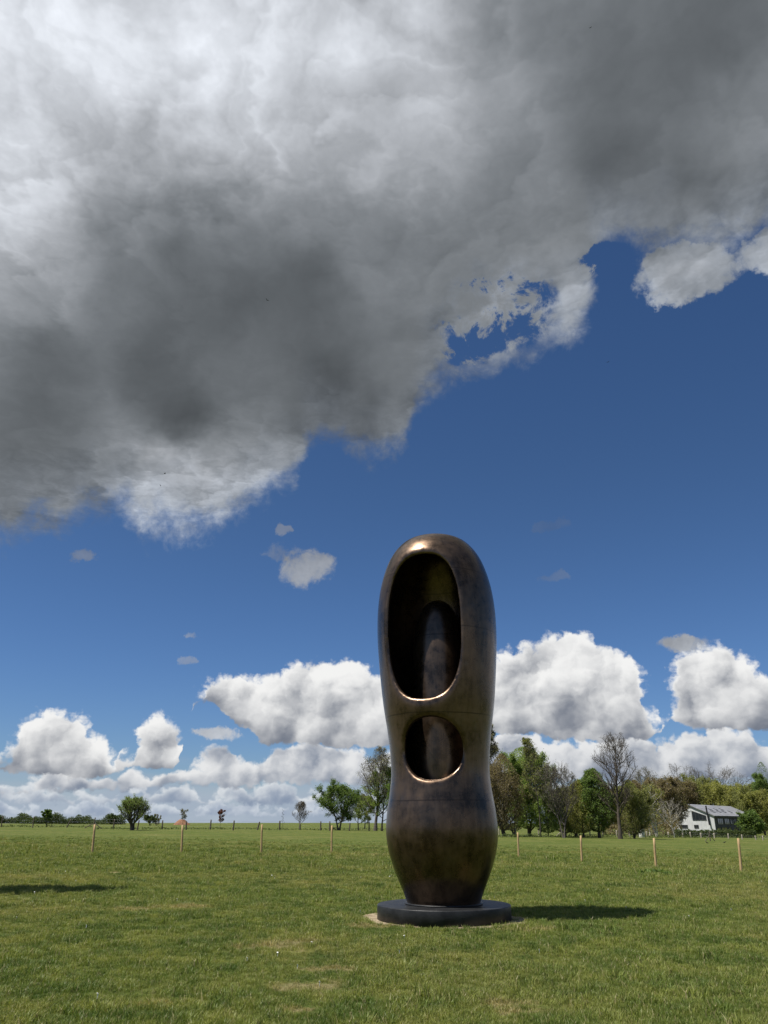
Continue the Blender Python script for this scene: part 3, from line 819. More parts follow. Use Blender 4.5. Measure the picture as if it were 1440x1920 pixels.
def tree(name, label, cat, group, p, height, half, shape='round', cb=.25, bark=None, leaf=None, lsize=.16, lper=6, n1=14, n2=9, n3=7, seed=1,
         droop=.25, twig_r=.014, trunk_r=None, stems=1, rise=.7, tw_len=.13, wob=.16, weep=0.0, lean=(0, 0), leaf_spread=.16, fill=0, crown_name='crown', n_fill_r=.92, twig=None):
    """a tree: tapered trunk with limbs, branches and twigs (part trunk) and the leaves on the twigs (part crown).
    height and half width in metres, cb the height where the crown begins as a share of the height"""
    r = np.random.default_rng(seed)
    root = empty(name, p); tag(root, label, cat, group)
    prof = SHAPES[shape]; z0 = cb * height; zc = height - z0
    tr = trunk_r or height * .017
    parts = []
    # trunks
    sp = []
    for s in range(stems):
        a = r.uniform(0, 6.283); sd = np.array([[lean[0] + (.0 if stems == 1 else .28 * math.cos(a)), lean[1] + (0 if stems == 1 else .28 * math.sin(a)), 1.0]])
        S = np.array([[0.06 * s * math.cos(a) * stems, .06 * s * math.sin(a) * stems, -.15]])
        sp.append(grow(r, S, sd, np.array([height * (.93 if stems == 1 else r.uniform(.7, .9))]), 9, .12, .045))
    trunkP = np.concatenate(sp)
    f = np.linspace(0, 1, 10); flare = 1 + .6 * np.exp(-f * 14)
    R = (tr / math.sqrt(stems) * np.clip(1 - f, .06, 1) ** .8 * flare)[None].repeat(stems, 0)
    parts.append(tubes(trunkP, R, 7))
    # limbs
    m = r.integers(0, stems, n1); t = cb * .75 + (1 - cb * .75) * (np.arange(n1) + r.uniform(0, 1, n1)) / n1 * .93
    t = np.clip(t / .95, .08, .97)
    S, Dt = along(trunkP, m, t)
    az_ = np.arange(n1) * 2.39996 + r.uniform(-.5, .5, n1)
    tz = np.clip((S[:, 2] - z0) / zc, 0, 1)
    out_ = np.stack([np.cos(az_), np.sin(az_), np.full(n1, rise) * r.uniform(.6, 1.3, n1)], -1)
    reach = half * prof(np.clip(tz + .22 * rise, 0, .96)) * r.uniform(.75, 1.08, n1)
    L = np.maximum(reach * np.sqrt(1 + rise ** 2) * .92, .12 * half)
    L = np.minimum(L, np.maximum((height - S[:, 2]) / max(rise * .75, .3), .2 * half))
    P1 = grow(r, S, out_, L, 6, .35 * rise, wob * .5)
    R1 = (tr * .42 * (1 - t) ** .6 + twig_r)[:, None] * np.linspace(1, .3, 7)[None]
    parts.append(tubes(P1, R1, 5))
    def clampL(S, D, L):
        E = S + norm(D) * L[:, None]
        te = np.clip((E[:, 2] - z0) / zc, 0, 1); rho = np.hypot(E[:, 0], E[:, 1]); lim = half * prof(te) * r.uniform(.85, 1.12, len(L)) + .05 * half
        k = np.where((rho > lim) | (E[:, 2] > height), .45, 1.0)
        return L * k
    # branches
    m = np.repeat(np.arange(n1), n2); t = r.uniform(.18, 1, len(m)) ** .8
    S, Dp = along(P1, m, t)
    D = Dp * .8 + norm(r.normal(0, 1, S.shape)) * .8 + np.array([0, 0, .25 * rise])
    L2 = clampL(S, D, L[m] * (.75 - .45 * t) * r.uniform(.6, 1.3, len(m)) + .1 * half)
    P2 = grow(r, S, D, L2, 4, .3 * rise - weep * .5, wob)
    R2 = (R1[m, 3] * .5 + twig_r * .6)[:, None] * np.linspace(1, .4, 5)[None]
    parts.append(tubes(P2, R2, 4))
    # twigs
    m = np.repeat(np.arange(len(P2)), n3); t = r.uniform(.1, 1, len(m)) ** .8
    S, Dp = along(P2, m, t)
    D = Dp * .7 + norm(r.normal(0, 1, S.shape)) * .9 + np.array([0, 0, .2 - droop])
    L3 = r.uniform(.5, 1.4, len(m)) * tw_len * half * 1.6
    if weep: L3 = L3 * (1 + weep * r.uniform(.3, 1.5, len(m)))
    L3 = clampL(S, D, L3)
    P3 = grow(r, S, D, L3, 3, -weep * 2.6 - droop * .4, wob * 1.1)
    P3[..., 2] = np.maximum(P3[..., 2], .35 + .15 * z0)
    R3 = np.full((len(P3), 4), twig_r) * np.linspace(1, .45, 4)[None]
    if twig is None: parts.append(tubes(P3, R3, 3))
    V, Q = merge(parts)
    trunk = quads_obj('trunk', V, Q, bark or m_bark, root, True)
    if twig is not None:
        V, Q = merge([tubes(P3, R3, 3)]); quads_obj('twigs', V, Q, twig, root)
    if leaf and lper:
        m = np.repeat(np.arange(len(P3)), lper); t = r.uniform(.1, 1.0, len(m))
        C, _ = along(P3, m, t)
        C = C + r.normal(0, leaf_spread * half * .3, C.shape)
        if fill:
            tt = r.uniform(0, 1, fill); a = r.uniform(0, 6.283, fill); q = np.sqrt(r.uniform(.15, 1, fill)) * half * prof(tt) * n_fill_r
            C = np.concatenate([C, np.stack([q * np.cos(a), q * np.sin(a), z0 + tt * zc], -1)])
        C = C[C[:, 2] > .2]
        V, Q = leaf_quads(r, C, lsize)
        quads_obj(crown_name, V, Q, leaf, root)
    return root
def T(name, label, cat, group, px, py, top, wpx, dist=None, **k):
    """a tree whose foot shows at photograph pixel (px, py), its top at row top, its crown wpx pixels wide"""
    p = at(px, dist) if dist else ground_at(px, py)
    return tree(name, label, cat, group, p, height_over(p, px, top), metres(p, wpx) * .5, **k)

G_L = 'young trees along the far fence on the left'
G_M = 'leafy trees left of the sculpture'
G_R = 'trees in the row right of the sculpture'
G_W = 'trees of the wood around the white house'
# left of the picture
T('small_tree', 'small dark tufted tree rising above the distant hedge at far left', 'tree', G_L, 87, 1551, 1519, 17, bark=m_bark, leaf=L_DARK, lsize=.11, lper=9, n1=12, n2=6, n3=5, cb=.5, shape='round', seed=3, trunk_r=.05, rise=1.0)
T('bushy_tree', 'bushy many stemmed green tree beside the far fence, left part', 'tree', G_L, 250, 1557, 1497, 62, bark=m_bark, leaf=L_GREEN, lsize=0.05, lper=4, n1=40, n2=10, n3=8, cb=0.18, shape='round', seed=6, stems=3, trunk_r=0.26, fill=0, rise=1.25, twig_r=.010)
T('sapling', 'thin sapling with sparse leaves above the reddish earth heap', 'tree', G_L, 343, 1553, 1518, 26, bark=m_bark_grey, leaf=L_GREY, lsize=.06, lper=3, n1=10, n2=6, n3=5, cb=.52, shape='fan', seed=8, trunk_r=.035, rise=.9)
T('sapling', 'young red leaved tree with slim stem by the fence', 'tree', G_L, 412, 1555, 1516, 19, bark=m_bark_grey, leaf=L_RED, lsize=.08, lper=5, n1=10, n2=6, n3=5, cb=.42, shape='ovate', seed=9, trunk_r=.035)
T('sapling', 'faint bare narrow sapling left of the round leafless tree', 'tree', G_L, 530, 1554, 1512, 10, bark=m_bark_grey, n1=10, n2=5, n3=4, cb=.3, shape='column', seed=10, trunk_r=.03, twig_r=.008)
T('bare_tree', 'small round leafless tree alone on the skyline left of the leafy group', 'tree', G_L, 561, 1555, 1500, 36, bark=m_bark_grey, leaf=L_BROWN, lsize=.045, lper=1, n1=26, n2=9, n3=8, cb=.2, shape='ovate', seed=11, trunk_r=.09, rise=1.1, twig_r=.010)
T('birch_tree', 'tall grey weeping birch with thin drooping twigs beside the sculpture', 'tree', G_M, 704, 1558, 1392, 84, dist=165, bark=m_bark_grey, leaf=L_GREY, lsize=.10, lper=2, n1=28, n2=10, n3=8, cb=.2, shape='ovate', seed=12, weep=.75, twig_r=.014, rise=1.0, tw_len=.10)
T('round_tree', 'broad round dark green tree, leftmost of the leafy group', 'tree', G_M, 636, 1557, 1472, 74, bark=m_bark, leaf=L_DARK, lsize=0.11, lper=11, n1=26, n2=9, n3=8, cb=.22, shape='round', seed=13, stems=2, trunk_r=.22)
T('small_tree', 'low light green tree next to the broad dark one', 'tree', G_M, 672, 1557, 1491, 52, bark=m_bark, leaf=L_GREEN, lsize=0.085, lper=7, n1=18, n2=8, n3=7, cb=.25, shape='round', seed=14)
T('small_tree', 'dull green tree standing further back between two brighter ones', 'tree', G_M, 684, 1547, 1492, 42, dist=210, bark=m_bark, leaf=L_OLIVE, lsize=0.12, lper=8, n1=18, n2=8, n3=7, cb=.2, shape='round', seed=15)
T('leafy_tree', 'bright green tree half hidden behind the left side of the sculpture', 'tree', G_M, 716, 1558, 1432, 74, bark=m_bark, leaf=L_BRIGHT, lsize=0.11, lper=10, n1=26, n2=9, n3=8, cb=.2, shape='ovate', seed=16, trunk_r=.16)
T('leafy_tree', 'green tree showing between the sculpture and the bright green tree', 'tree', G_M, 752, 1559, 1470, 56, bark=m_bark, leaf=L_DARK, lsize=0.12, lper=8, n1=20, n2=9, n3=7, cb=.25, shape='round', seed=17)
# right of the sculpture
T('birch_tree', 'tall drooping birch just behind the right edge of the sculpture', 'tree', G_R, 914, 1562, 1340, 66, dist=135, bark=m_bark_grey, leaf=L_GREY, lsize=.13, lper=3, n1=30, n2=10, n3=8, cb=.2, shape='ovate', seed=21, weep=.7, twig_r=.015, rise=1.0)
T('budding_tree', 'reddish brown budding tree nearest the sculpture on its right', 'tree', G_R, 948, 1568, 1413, 92, bark=m_bark, leaf=L_BROWN, lsize=0.085, lper=9, n1=30, n2=10, n3=8, cb=0.07, shape='ovate', seed=22, stems=3, trunk_r=.24, rise=1.2, fill=9000)
T('leafy_tree', 'full fresh green tree in the middle of the right hand row', 'tree', G_R, 992, 1568, 1400, 100, bark=m_bark, leaf=L_GREEN, lsize=0.1, lper=12, n1=34, n2=10, n3=8, cb=.08, shape='round', seed=23, stems=2, trunk_r=.24, rise=1.1, fill=11000)
T('weeping_tree', 'tall green weeping birch rising above the fresh green tree', 'tree', G_R, 1012, 1566, 1366, 50, dist=125, bark=m_bark_grey, leaf=L_OLIVE, lsize=0.1, lper=3, n1=28, n2=9, n3=7, cb=.35, shape='ovate', seed=24, weep=.7, rise=1.1, trunk_r=.09)
T('bare_tree', 'grey leafless many twigged tree between green trees', 'tree', G_R, 1056, 1567, 1402, 72, dist=120, bark=m_bark_grey, leaf=L_GREY, lsize=.06, lper=1, n1=34, n2=11, n3=9, cb=.2, shape='ovate', seed=25, stems=2, trunk_r=.15, rise=1.3, twig_r=.013)
T('small_tree', 'low yellowish green tree under the grey leafless one', 'tree', G_R, 1062, 1569, 1478, 84, bark=m_bark, leaf=L_OLIVE, lsize=0.09, lper=9, n1=24, n2=9, n3=8, cb=0.08, shape='round', seed=26, stems=2, fill=8000)
T('small_tree', 'low bushy green tree at the foot of the row', 'tree', G_R, 1028, 1569, 1496, 72, bark=m_bark, leaf=L_GREEN, lsize=0.085, lper=8, n1=20, n2=9, n3=7, cb=0.1, shape='round', seed=27, fill=6000)
T('budding_tree', 'pale budding tree left of the dense dark green one', 'tree', G_R, 1092, 1570, 1462, 74, dist=130, bark=m_bark_grey, leaf=L_YEL, lsize=0.09, lper=7, n1=24, n2=9, n3=8, cb=0.08, shape='ovate', seed=28, fill=6000)
T('dense_tree', 'dense dark green tree in front of the tall bare one', 'tree', G_R, 1124, 1571, 1440, 74, bark=m_bark, leaf=L_DARK, lsize=0.1, lper=9, n1=28, n2=10, n3=8, cb=.08, shape='ovate', seed=29, trunk_r=.2, fill=7000)
T('bare_tree', 'tall leafless tree with spreading crown and dark trunk', 'tree', G_R, 1163, 1573, 1370, 88, bark=m_bark, n1=34, n2=11, n3=9, cb=.27, shape='vase', seed=30, trunk_r=.25, rise=1.0, twig_r=.0105, tw_len=.12)
T('budding_tree', 'olive brown tree at the right foot of the tall bare tree', 'tree', G_R, 1186, 1570, 1462, 74, dist=130, bark=m_bark, leaf=L_OLIVE, lsize=0.09, lper=8, n1=26, n2=9, n3=8, cb=0.07, shape='ovate', seed=31, stems=2, fill=6000)
T('budding_tree', 'hazy olive tree filling the back of the row left of the dense dark one', 'tree', G_R, 1078, 1566, 1474, 84, dist=150, bark=m_bark, leaf=L_OLIVE, lsize=.11, lper=8, n1=26, n2=9, n3=8, cb=.06, shape='round', seed=32, stems=2, fill=5000)
T('budding_tree', 'brown twiggy tree filling the back of the row beside the sculpture', 'tree', G_R, 962, 1563, 1448, 84, dist=150, bark=m_bark, leaf=L_BROWN, lsize=.11, lper=8, n1=26, n2=9, n3=8, cb=.06, shape='round', seed=33, stems=2, fill=5000)
# wood round the house
T('birch_tree', 'pale stemmed twin birch at the edge of the wood left of the house', 'tree', G_W, 1233, 1569, 1462, 56, bark=m_bark_pale, twig=m_bark_grey, leaf=L_YEL, lsize=.11, lper=3, n1=22, n2=9, n3=7, cb=.3, shape='ovate', seed=40, stems=2, trunk_r=.20, weep=.25)
T('birch_tree', 'slim pale birch nearer the tall bare tree', 'tree', G_W, 1219, 1567, 1480, 40, bark=m_bark_pale, twig=m_bark_grey, leaf=L_OLIVE, lsize=.11, lper=3, n1=18, n2=8, n3=7, cb=.3, shape='ovate', seed=41, trunk_r=.12, weep=.3)
T('blossom_tree', 'slender tree with pale blossom in front of the white gable', 'tree', G_W, 1265, 1570, 1503, 58, bark=m_bark_pale, twig=m_bark_grey, leaf=L_PALE, lsize=.06, lper=1, n1=20, n2=8, n3=6, cb=.3, shape='round', seed=42, trunk_r=.09, rise=.9, twig_r=.012)
wood = [
    ('woodland_tree', 'grey green leafing tree behind the twin birch', 1224, 1436, 80, 215, L_GREY, 'vase', 3, .12, m_bark_grey),
    ('woodland_tree', 'brown budding tree behind the slim pale birch', 1198, 1462, 74, 195, L_BROWN, 'ovate', 7, .19, m_bark),
    ('woodland_tree', 'olive brown tree between the twin birch and the gable', 1258, 1462, 84, 205, L_BROWN, 'round', 7, .20, m_bark),
    ('woodland_tree', 'bare grey topped tree above the roof ridge', 1300, 1434, 84, 330, L_GREY, 'vase', 1, .10, m_bark_grey),
    ('woodland_tree', 'brownish green tree right behind the roof ridge', 1310, 1464, 92, 300, L_OLIVE, 'round', 7, .27, m_bark),
    ('woodland_tree', 'brown budding tree behind the left slope of the roof', 1276, 1468, 80, 290, L_BROWN, 'round', 7, .26, m_bark),
    ('woodland_tree', 'yellow green tree behind the middle of the roof', 1348, 1476, 82, 295, L_YEL, 'round', 7, .27, m_bark),
    ('woodland_tree', 'broad bare tree with tan twigs on the right skyline', 1386, 1438, 92, 330, L_BROWN, 'vase', 1, .12, m_bark_grey),
    ('woodland_tree', 'yellow green tree over the far end of the roof', 1384, 1478, 84, 290, L_YEL, 'round', 7, .27, m_bark),
    ('woodland_tree', 'olive tree at the right border behind the dark shrub', 1420, 1470, 86, 265, L_OLIVE, 'ovate', 8, .24, m_bark),
    ('conifer_tree', 'dark brown green conifer at the right border', 1446, 1428, 52, 255, L_DARK, 'ovate', 10, .15, m_bark),
    ('woodland_tree', 'orange brown tree leaning out at the right border', 1432, 1482, 60, 225, L_YEL, 'round', 7, .2, m_bark),
    ('woodland_tree', 'thin brown tree behind the dense dark green one', 1142, 1474, 70, 190, L_BROWN, 'ovate', 6, .17, m_bark),
    ('woodland_tree', 'dull olive tree far behind the tall bare trunk', 1168, 1482, 76, 200, L_OLIVE, 'round', 7, .19, m_bark),
]
for k, (nm, lb, px, top, w, D_, lf, shp, lp, ls, bk) in enumerate(wood):
    T(nm, lb, 'tree', G_W, px, 0, top, w, dist=D_, bark=bk, leaf=lf, lsize=ls * .75, lper=int(lp * 1.5), n1=26, n2=9, n3=8, cb=.12, shape=shp, seed=60 + k, stems=1 if shp == 'cone' else 2, rise=.3 if shp == 'cone' else 1.1,
      twig_r=.022, fill=3000 if lp > 3 else 0)

# the tree whose shade falls into the picture from the left
tip = ground_at(165, 1668)
sx, sy = tip[0] + SUN_DIR_H.x * 5.1, tip[1] + SUN_DIR_H.y * 5.1
tree('small_tree', 'small dense tree just outside the left border casting shade', 'tree', None, (sx, sy, hz(sx, sy)), 9.7, .95, bark=m_bark, leaf=L_GREEN, lsize=.12, lper=7, n1=26, n2=8, n3=7, cb=.56, shape='ovate', seed=77, trunk_r=.09, fill=1200)

# ------------------------------------------------------------------ hedges, shrubs, thicket
def leaf_mass(name, boxes, n, size, mat, seed, stem_mat=None, parent=None):
    """irregular mass of leaves filling soft boxes (x, y, half width, half depth, height) that stand on the ground"""
    r = np.random.default_rng(seed); C = []
    A = np.array([b[2] * b[4] for b in boxes]); A = A / A.sum()
    for b, share in zip(boxes, A):
        k = max(int(n * share), 20)
        u = r.uniform(-1, 1, k); v = r.uniform(-1, 1, k)
        top = b[4] * (.80 + .26 * vnoise(u * b[2] + b[0], v * b[3] + b[1], .8, seed)) * (1 - .25 * np.abs(u) ** 4)
        z = top * r.uniform(.0, 1, k) ** .8
        x = b[0] + u * b[2]; y = b[1] + v * b[3]
        C.append(np.stack([x, y, H(x, y) + z], -1))
    V, Q = leaf_quads(r, np.concatenate(C), size)
    return quads_obj(name, V, Q, mat, parent)
boxes = []
rng = np.random.default_rng(4)
for px in np.arange(-70, 232, 6.0):
    p = at(px, 235 + 8 * math.sin(px)); top = 1528 + 4.5 * math.sin(px * .11) + rng.uniform(-3, 4) + (5 if 150 < px < 200 else 0)
    boxes.append((p[0], p[1], metres(p, 5.5), 1.2, max(height_over(p, px, top), .8)))
hd = leaf_mass('hedge', boxes, 26000, .14, L_HEDGE, 6)
tag(hd, 'long dark hedge on the skyline at far left', 'hedge')
for (px, top, w, D_, mt, lb, sd) in ((210, 1527, 17, 215, L_HEDGE, 'round grey bush ending the far left hedge', 1), (283, 1533, 34, 200, L_HEDGE, 'low dark bush just right of the bushy tree', 2),
                               (294, 1522, 13, 205, L_GREY, 'thin wispy grey bush above the low dark one', 3)):
    p = at(px, D_)
    tree('bush', lb, 'bush', 'bushes on the left skyline', p, height_over(p, px, top), metres(p, w) * .5, bark=m_bark_grey, leaf=mt, lsize=.12, lper=7 if sd != 3 else 2, n1=16, n2=6, n3=6, cb=.08, shape='round', seed=90 + sd, stems=3, trunk_r=.06)
boxes = []
for px in np.arange(1266, 1412, 4.0):
    p = at(px, 168); boxes.append((p[0], p[1], metres(p, 2.6), .7, height_over(p, px, 1554.5 + (px - 1266) * .014) + .12 * math.sin(px)))
tag(leaf_mass('hedge', boxes, 9000, .11, L_HEDGE, 8), 'clipped dark green hedge in front of the white house', 'hedge')
p = at(1408, 205)
tree('shrub', 'big dark green shrub at the right end of the house', 'shrub', None, p, height_over(p, 1408, 1527), metres(p, 50) * .5, bark=m_bark, leaf=L_DARK, lsize=.17, lper=8, n1=26, n2=8, n3=7, cb=.05, shape='round', seed=95, stems=4, trunk_r=.12, fill=900)
boxes = []
for px in np.arange(1130, 1272, 5.0):
    p = at(px, 185 + 12 * math.sin(px * .4)); boxes.append((p[0], p[1], metres(p, 4), 1.5, height_over(p, px, 1522 + 9 * math.sin(px * .23)) ))
tag(leaf_mass('undergrowth', boxes, 9000, .16, L_BROWN, 12), 'brown undergrowth filling the wood behind the fence', 'undergrowth', kind='stuff')
boxes = []
for px in np.arange(1250, 1450, 6.0):
    p = at(px, 275 + 10 * math.sin(px)); boxes.append((p[0], p[1], metres(p, 5), 1.5, height_over(p, px, 1508 + 7 * math.sin(px * .17))))
tag(leaf_mass('undergrowth', boxes, 9000, .24, L_OLIVE, 13), 'olive undergrowth at the wood edge behind the house', 'undergrowth', kind='stuff')
# dark ragged verge of long grass and weeds under the trees and along the fences
boxes = []
for px in np.concatenate([np.arange(-30, 760, 7.0), np.arange(925, 1180, 5.0), np.arange(1180, 1450, 7.0)]):
    py = 1555 + (1.5 if px > 500 else 0) + (0 if px < 760 else 13.5 if px < 1180 else 14.5) - (4 if px < 180 else 0)
    p = ground_at(px, py); boxes.append((p[0], p[1], metres(p, 5), .45, rng.uniform(.18, .5) * (1.2 if px > 900 or 600 < px < 760 else .8)))
tag(leaf_mass('verge_weeds', boxes, 7000, .09, L_HEDGE, 14), 'ragged strip of long grass and weeds along the fence foot', 'weeds', kind='stuff')

# ------------------------------------------------------------------ stakes, fences
def pole_mesh(name, p0, p1, r0, r1, sides=8, bend=0.0, pointed=False):
    P = np.linspace(p0, p1, 6); P[1:-1, 0] += bend * np.sin(np.linspace(0, math.pi, 6))[1:-1]
    R = np.linspace(r0, r1, 6)
    V, Q = tubes(P[None], R[None], sides)
    n = len(V); cap = np.array(p1, float) + norm(np.array(p1, float) - np.array(p0, float)) * (r1 * (1.6 if pointed else .25))
    V = np.vstack([V, cap[None]]); k = n - sides
    Tt = np.array([(k + i, k + (i + 1) % sides, n) for i in range(sides)])
    return V, Q, Tt
stakes = ((173, 1600, 178, 1546, 'first stake from the left, tilted a little to the right'), (340, 1600, 342, 1547, 'upright stake second from the left border'),
          (490, 1600, 491.5, 1546, 'stake standing left of the worn turf strip'), (622, 1600, 622.5, 1548, 'stake standing at the right end of the worn turf strip'),
          (737, 1600, 737, 1548, 'stake half hidden behind the bulging foot of the sculpture'), (972, 1606, 970.5, 1561, 'first stake to the right of the sculpture'),
          (1091, 1617, 1089, 1567, 'stake between the sculpture and the weed clump, tilted left'), (1230, 1627, 1226.5, 1572, 'stake beside the dark weed clump, tilted left'),
          (1389, 1637, 1383.5, 1572, 'rightmost and nearest stake, tilted left'))
for k, (bx, by, tx, ty, lb) in enumerate(stakes):
    p = ground_at(bx, by); h = height_over(p, tx, ty)
    dx_ = metres(p, tx - bx - (720 - bx) * (by - ty) / 4170.0)
    V, Q, Tt = pole_mesh('stake', (0, 0, -.2), (dx_, 0.03 * math.sin(k * 2.1), h), .052, .046, 10, .012 * math.sin(k * 1.7))
    o = quads_obj('wooden_stake', V, Q, m_stake, None, True, T=Tt, loc=p)
    tag(o, 'thin peeled wooden ' + lb, 'stake', 'wooden stakes in a curved line across the pasture')

def fence(label, posts, mat, braces=()):
    """posts: (px, base row, top px, top row)"""
    p0 = ground_at(*posts[len(posts) // 2][:2])
    f = empty('wire_fence', p0); tag(f, label, 'fence')
    pts_ = []
    for k, (bx, by, tx, ty) in enumerate(posts):
        p = np.array(ground_at(bx, by)); h = height_over(p, bx, ty)
        rel = p - np.array(p0); top = rel + np.array([metres(p, tx - bx), 0, h]); pts_.append((rel, top))
        r_ = metres(p, 1.15) * (1.0 + .35 * math.sin(k * 3.3) ** 2)
        V, Q, Tt = pole_mesh('post', rel - np.array([0, 0, .2]), top, r_, r_ * .85, 7)
        quads_obj('post', V, Q, mat, f, True, T=Tt)
    for (bx, by, tx, ty) in braces:
        p = np.array(ground_at(bx, by)); rel = p - np.array(p0); top = rel + np.array([metres(p, tx - bx), 0, height_over(p, bx, ty)])
        V, Q, Tt = pole_mesh('brace', rel, top, metres(p, .9), metres(p, .8), 6); quads_obj('brace', V, Q, mat, f, True, T=Tt)
    for fr in (.35, .65, .95):
        P = np.array([a + (b - a) * fr for a, b in pts_])
        P[:, 1] -= .05
        V, Q = tubes(P[None], np.full((1, len(P)), .006), 4); quads_obj('wire', V, Q, m_wire, f)
    return f
fence('old dark wire fence crossing the left half of the pasture',
      [(2, 1551, 2, 1530), (61, 1552, 61, 1531), (124, 1552, 131, 1536), (175, 1554, 176, 1533), (212, 1555, 213, 1536), (257, 1556, 259, 1538), (304, 1555, 303.5, 1538), (349, 1556, 348, 1539),
       (394, 1555.5, 394.5, 1537), (437, 1557, 438, 1538.5), (482, 1556, 486, 1541), (524, 1556.5, 524, 1539), (563, 1556, 562, 1544), (601, 1557, 601, 1540), (618, 1558, 618, 1540),
       (655, 1558, 656, 1543), (692, 1558, 692, 1541), (728, 1559, 729, 1542)], m_post, [(158, 1553, 174, 1544), (191, 1554, 177, 1544), (631, 1557, 619, 1548)])
fence('pale wire fence along the edge of the wood on the right',
      [(936, 1566, 936, 1553), (968, 1567, 967, 1553), (1010, 1567, 1010, 1554), (1051, 1567.5, 1051, 1553), (1083, 1568, 1082, 1552), (1106, 1568.5, 1107, 1556), (1131, 1569, 1131, 1556), (1157, 1569, 1157, 1557),
       (1181, 1569, 1181, 1557), (1214, 1569, 1213, 1559), (1254, 1570, 1254, 1560), (1281, 1570, 1281, 1562), (1296, 1570.5, 1295, 1560), (1315, 1571, 1315, 1562), (1340, 1571.5, 1340, 1562), (1366, 1572.5, 1366.5, 1563),
       (1392, 1574, 1392, 1565), (1418, 1575, 1417, 1567), (1431, 1575.5, 1431, 1567), (1450, 1576, 1450, 1568)], m_pale_post, [(1043, 1568, 1052, 1560)])
# short strainer with two braces standing apart in front of the hedge
p0 = ground_at(1332, 1577)
s_ = empty('strainer_post', p0); tag(s_, 'dark strainer post with two slanting braces on the pasture before the hedge', 'fence post')
for nm, a, b2, r_ in (('post', (0, 0, -.2), (0.03, 0, 1.25), .07), ('brace', (-.75, 0, -.05), (-.02, 0, .75), .05), ('brace', (.7, .1, -.05), (.05, 0, .75), .05)):
    V, Q, Tt = pole_mesh(nm, a, b2, r_, r_ * .9, 7); quads_obj(nm, V, Q, m_post, s_, True, T=Tt)

# reddish heap of earth, pale cabinet, weed clump
p = at(341, 235); r_ = np.random.default_rng(3)
g = np.linspace(-1, 1, 25); gx_, gy_ = np.meshgrid(g, g, indexing='ij'); w_ = metres(p, 17)
q = np.hypot(gx_, gy_); hh_ = np.clip(1 - q ** 1.7, 0, 1) * (.85 + .35 * vnoise(gx_ * 3 + 9, gy_ * 3 + 9, .9, 3)) * height_over(p, 341, 1535.5)
V = np.stack([gx_ * w_, gy_ * w_ * .7, hh_ - .15], -1).reshape(-1, 3); i_, j_ = np.meshgrid(np.arange(24), np.arange(24), indexing='ij'); a_ = i_ * 25 + j_
tag(quads_obj('earth_heap', V, np.stack([a_, a_ + 25, a_ + 26, a_ + 1], -1).reshape(-1, 4), m_rust_soil, None, True, loc=p), 'reddish brown heap of earth on the left skyline', 'earth heap')
p = at(1201, 150); hC = height_over(p, 1201, 1555); wC = metres(p, 4)
cab = empty('utility_cabinet', p, .5); tag(cab, 'small pale box cabinet at the wood edge left of the twin birch', 'cabinet')
bm = bmesh.new(); bm_box(bm, (-wC, -.35, -.1), (wC, .35, hC), .02); bm_obj('body', bm, m_cabinet, cab)
bm = bmesh.new(); bm_box(bm, (-wC - .04, -.40, hC + .002), (wC + .04, .40, hC + .07), .015); bm_obj('lid', bm, m_pale_post, cab)
bm = bmesh.new(); bm_box(bm, (-wC + .06, -.372, .08), (wC - .06, -.353, hC - .08), .004); bm_obj('door', bm, m_cabinet, cab)
p = ground_at(1227, 1641)
r_ = np.random.default_rng(8); C = []
wd = empty('weed_clump', p); tag(wd, 'dark clump of broad leaved weeds beside a stake on the right', 'weed clump')
n = 130; a = r_.uniform(0, 6.283, n); q = np.sqrt(r_.uniform(0, 1, n)) * .62
C = np.stack([q * np.cos(a), q * .8 * np.sin(a), .04 + .20 * r_.uniform(0, 1, n) * (1 - q / .8)], -1)
V, Q = leaf_quads(r_, C, .085, .9); quads_obj('leaves', V, Q, L_DARK, wd)
S_ = np.stack([q * .3 * np.cos(a), q * .25 * np.sin(a), np.full(n, -.02)], -1)
V, Q = tubes(np.stack([S_, (S_ + C) * .5 + np.array([0, 0, .03]), C], 1), np.full((n, 3), .004), 3); quads_obj('stems', V, Q, L_HEDGE, wd)

# ------------------------------------------------------------------ the white house at the wood edge
hp = at(1340, 222)
house = empty('house', (hp[0], hp[1], hp[2]), 0.0)
tag(house, 'white gabled house with grey slate roof behind the hedge on the right', 'house')
GU = np.array([-.78, .62, 0]) / math.hypot(.78, .62); GS = np.array([.62, .78, 0]) / math.hypot(.62, .78); UZ = np.array([0, 0, 1.])
HW, HL, EAVE, RIDGE = metres(hp, 74) / .88, 36.0, height_over(hp, 1340, 1529.5), height_over(hp, 1300, 1509)
def hpnt(s, t, z): return tuple(GU * s + GS * t + UZ * z)   # s along the gable to the left, t back along the side, z up
def prism(name, poly, n0, depth, mat, parent):
    """flat polygon (3-D points) given thickness along n0"""
    n = len(poly); A = [tuple(np.array(p)) for p in poly]; B = [tuple(np.array(p) + np.array(n0) * depth) for p in poly]
    F = [tuple(range(n))[::-1], tuple(range(n, 2 * n))] + [(i, (i + 1) % n, n + (i + 1) % n, n + i) for i in range(n)]
    bm = bmesh.new(); vs = [bm.verts.new(v) for v in A + B]
    for f in F: bm.faces.new([vs[i] for i in f])
    bmesh.ops.recalc_face_normals(bm, faces=bm.faces)
    return bm_obj(name, bm, mat, parent)
mid = HW * .53
def roof_z(s): return EAVE + (RIDGE - EAVE) * (s / mid if s < mid else (HW - s) / (HW - mid))
prism('gable_wall', [hpnt(0, 0, -.6), hpnt(HW, 0, -.6), hpnt(HW, 0, EAVE), hpnt(mid, 0, RIDGE - .02), hpnt(0, 0, EAVE)], GS, .3, m_white_clad, house)
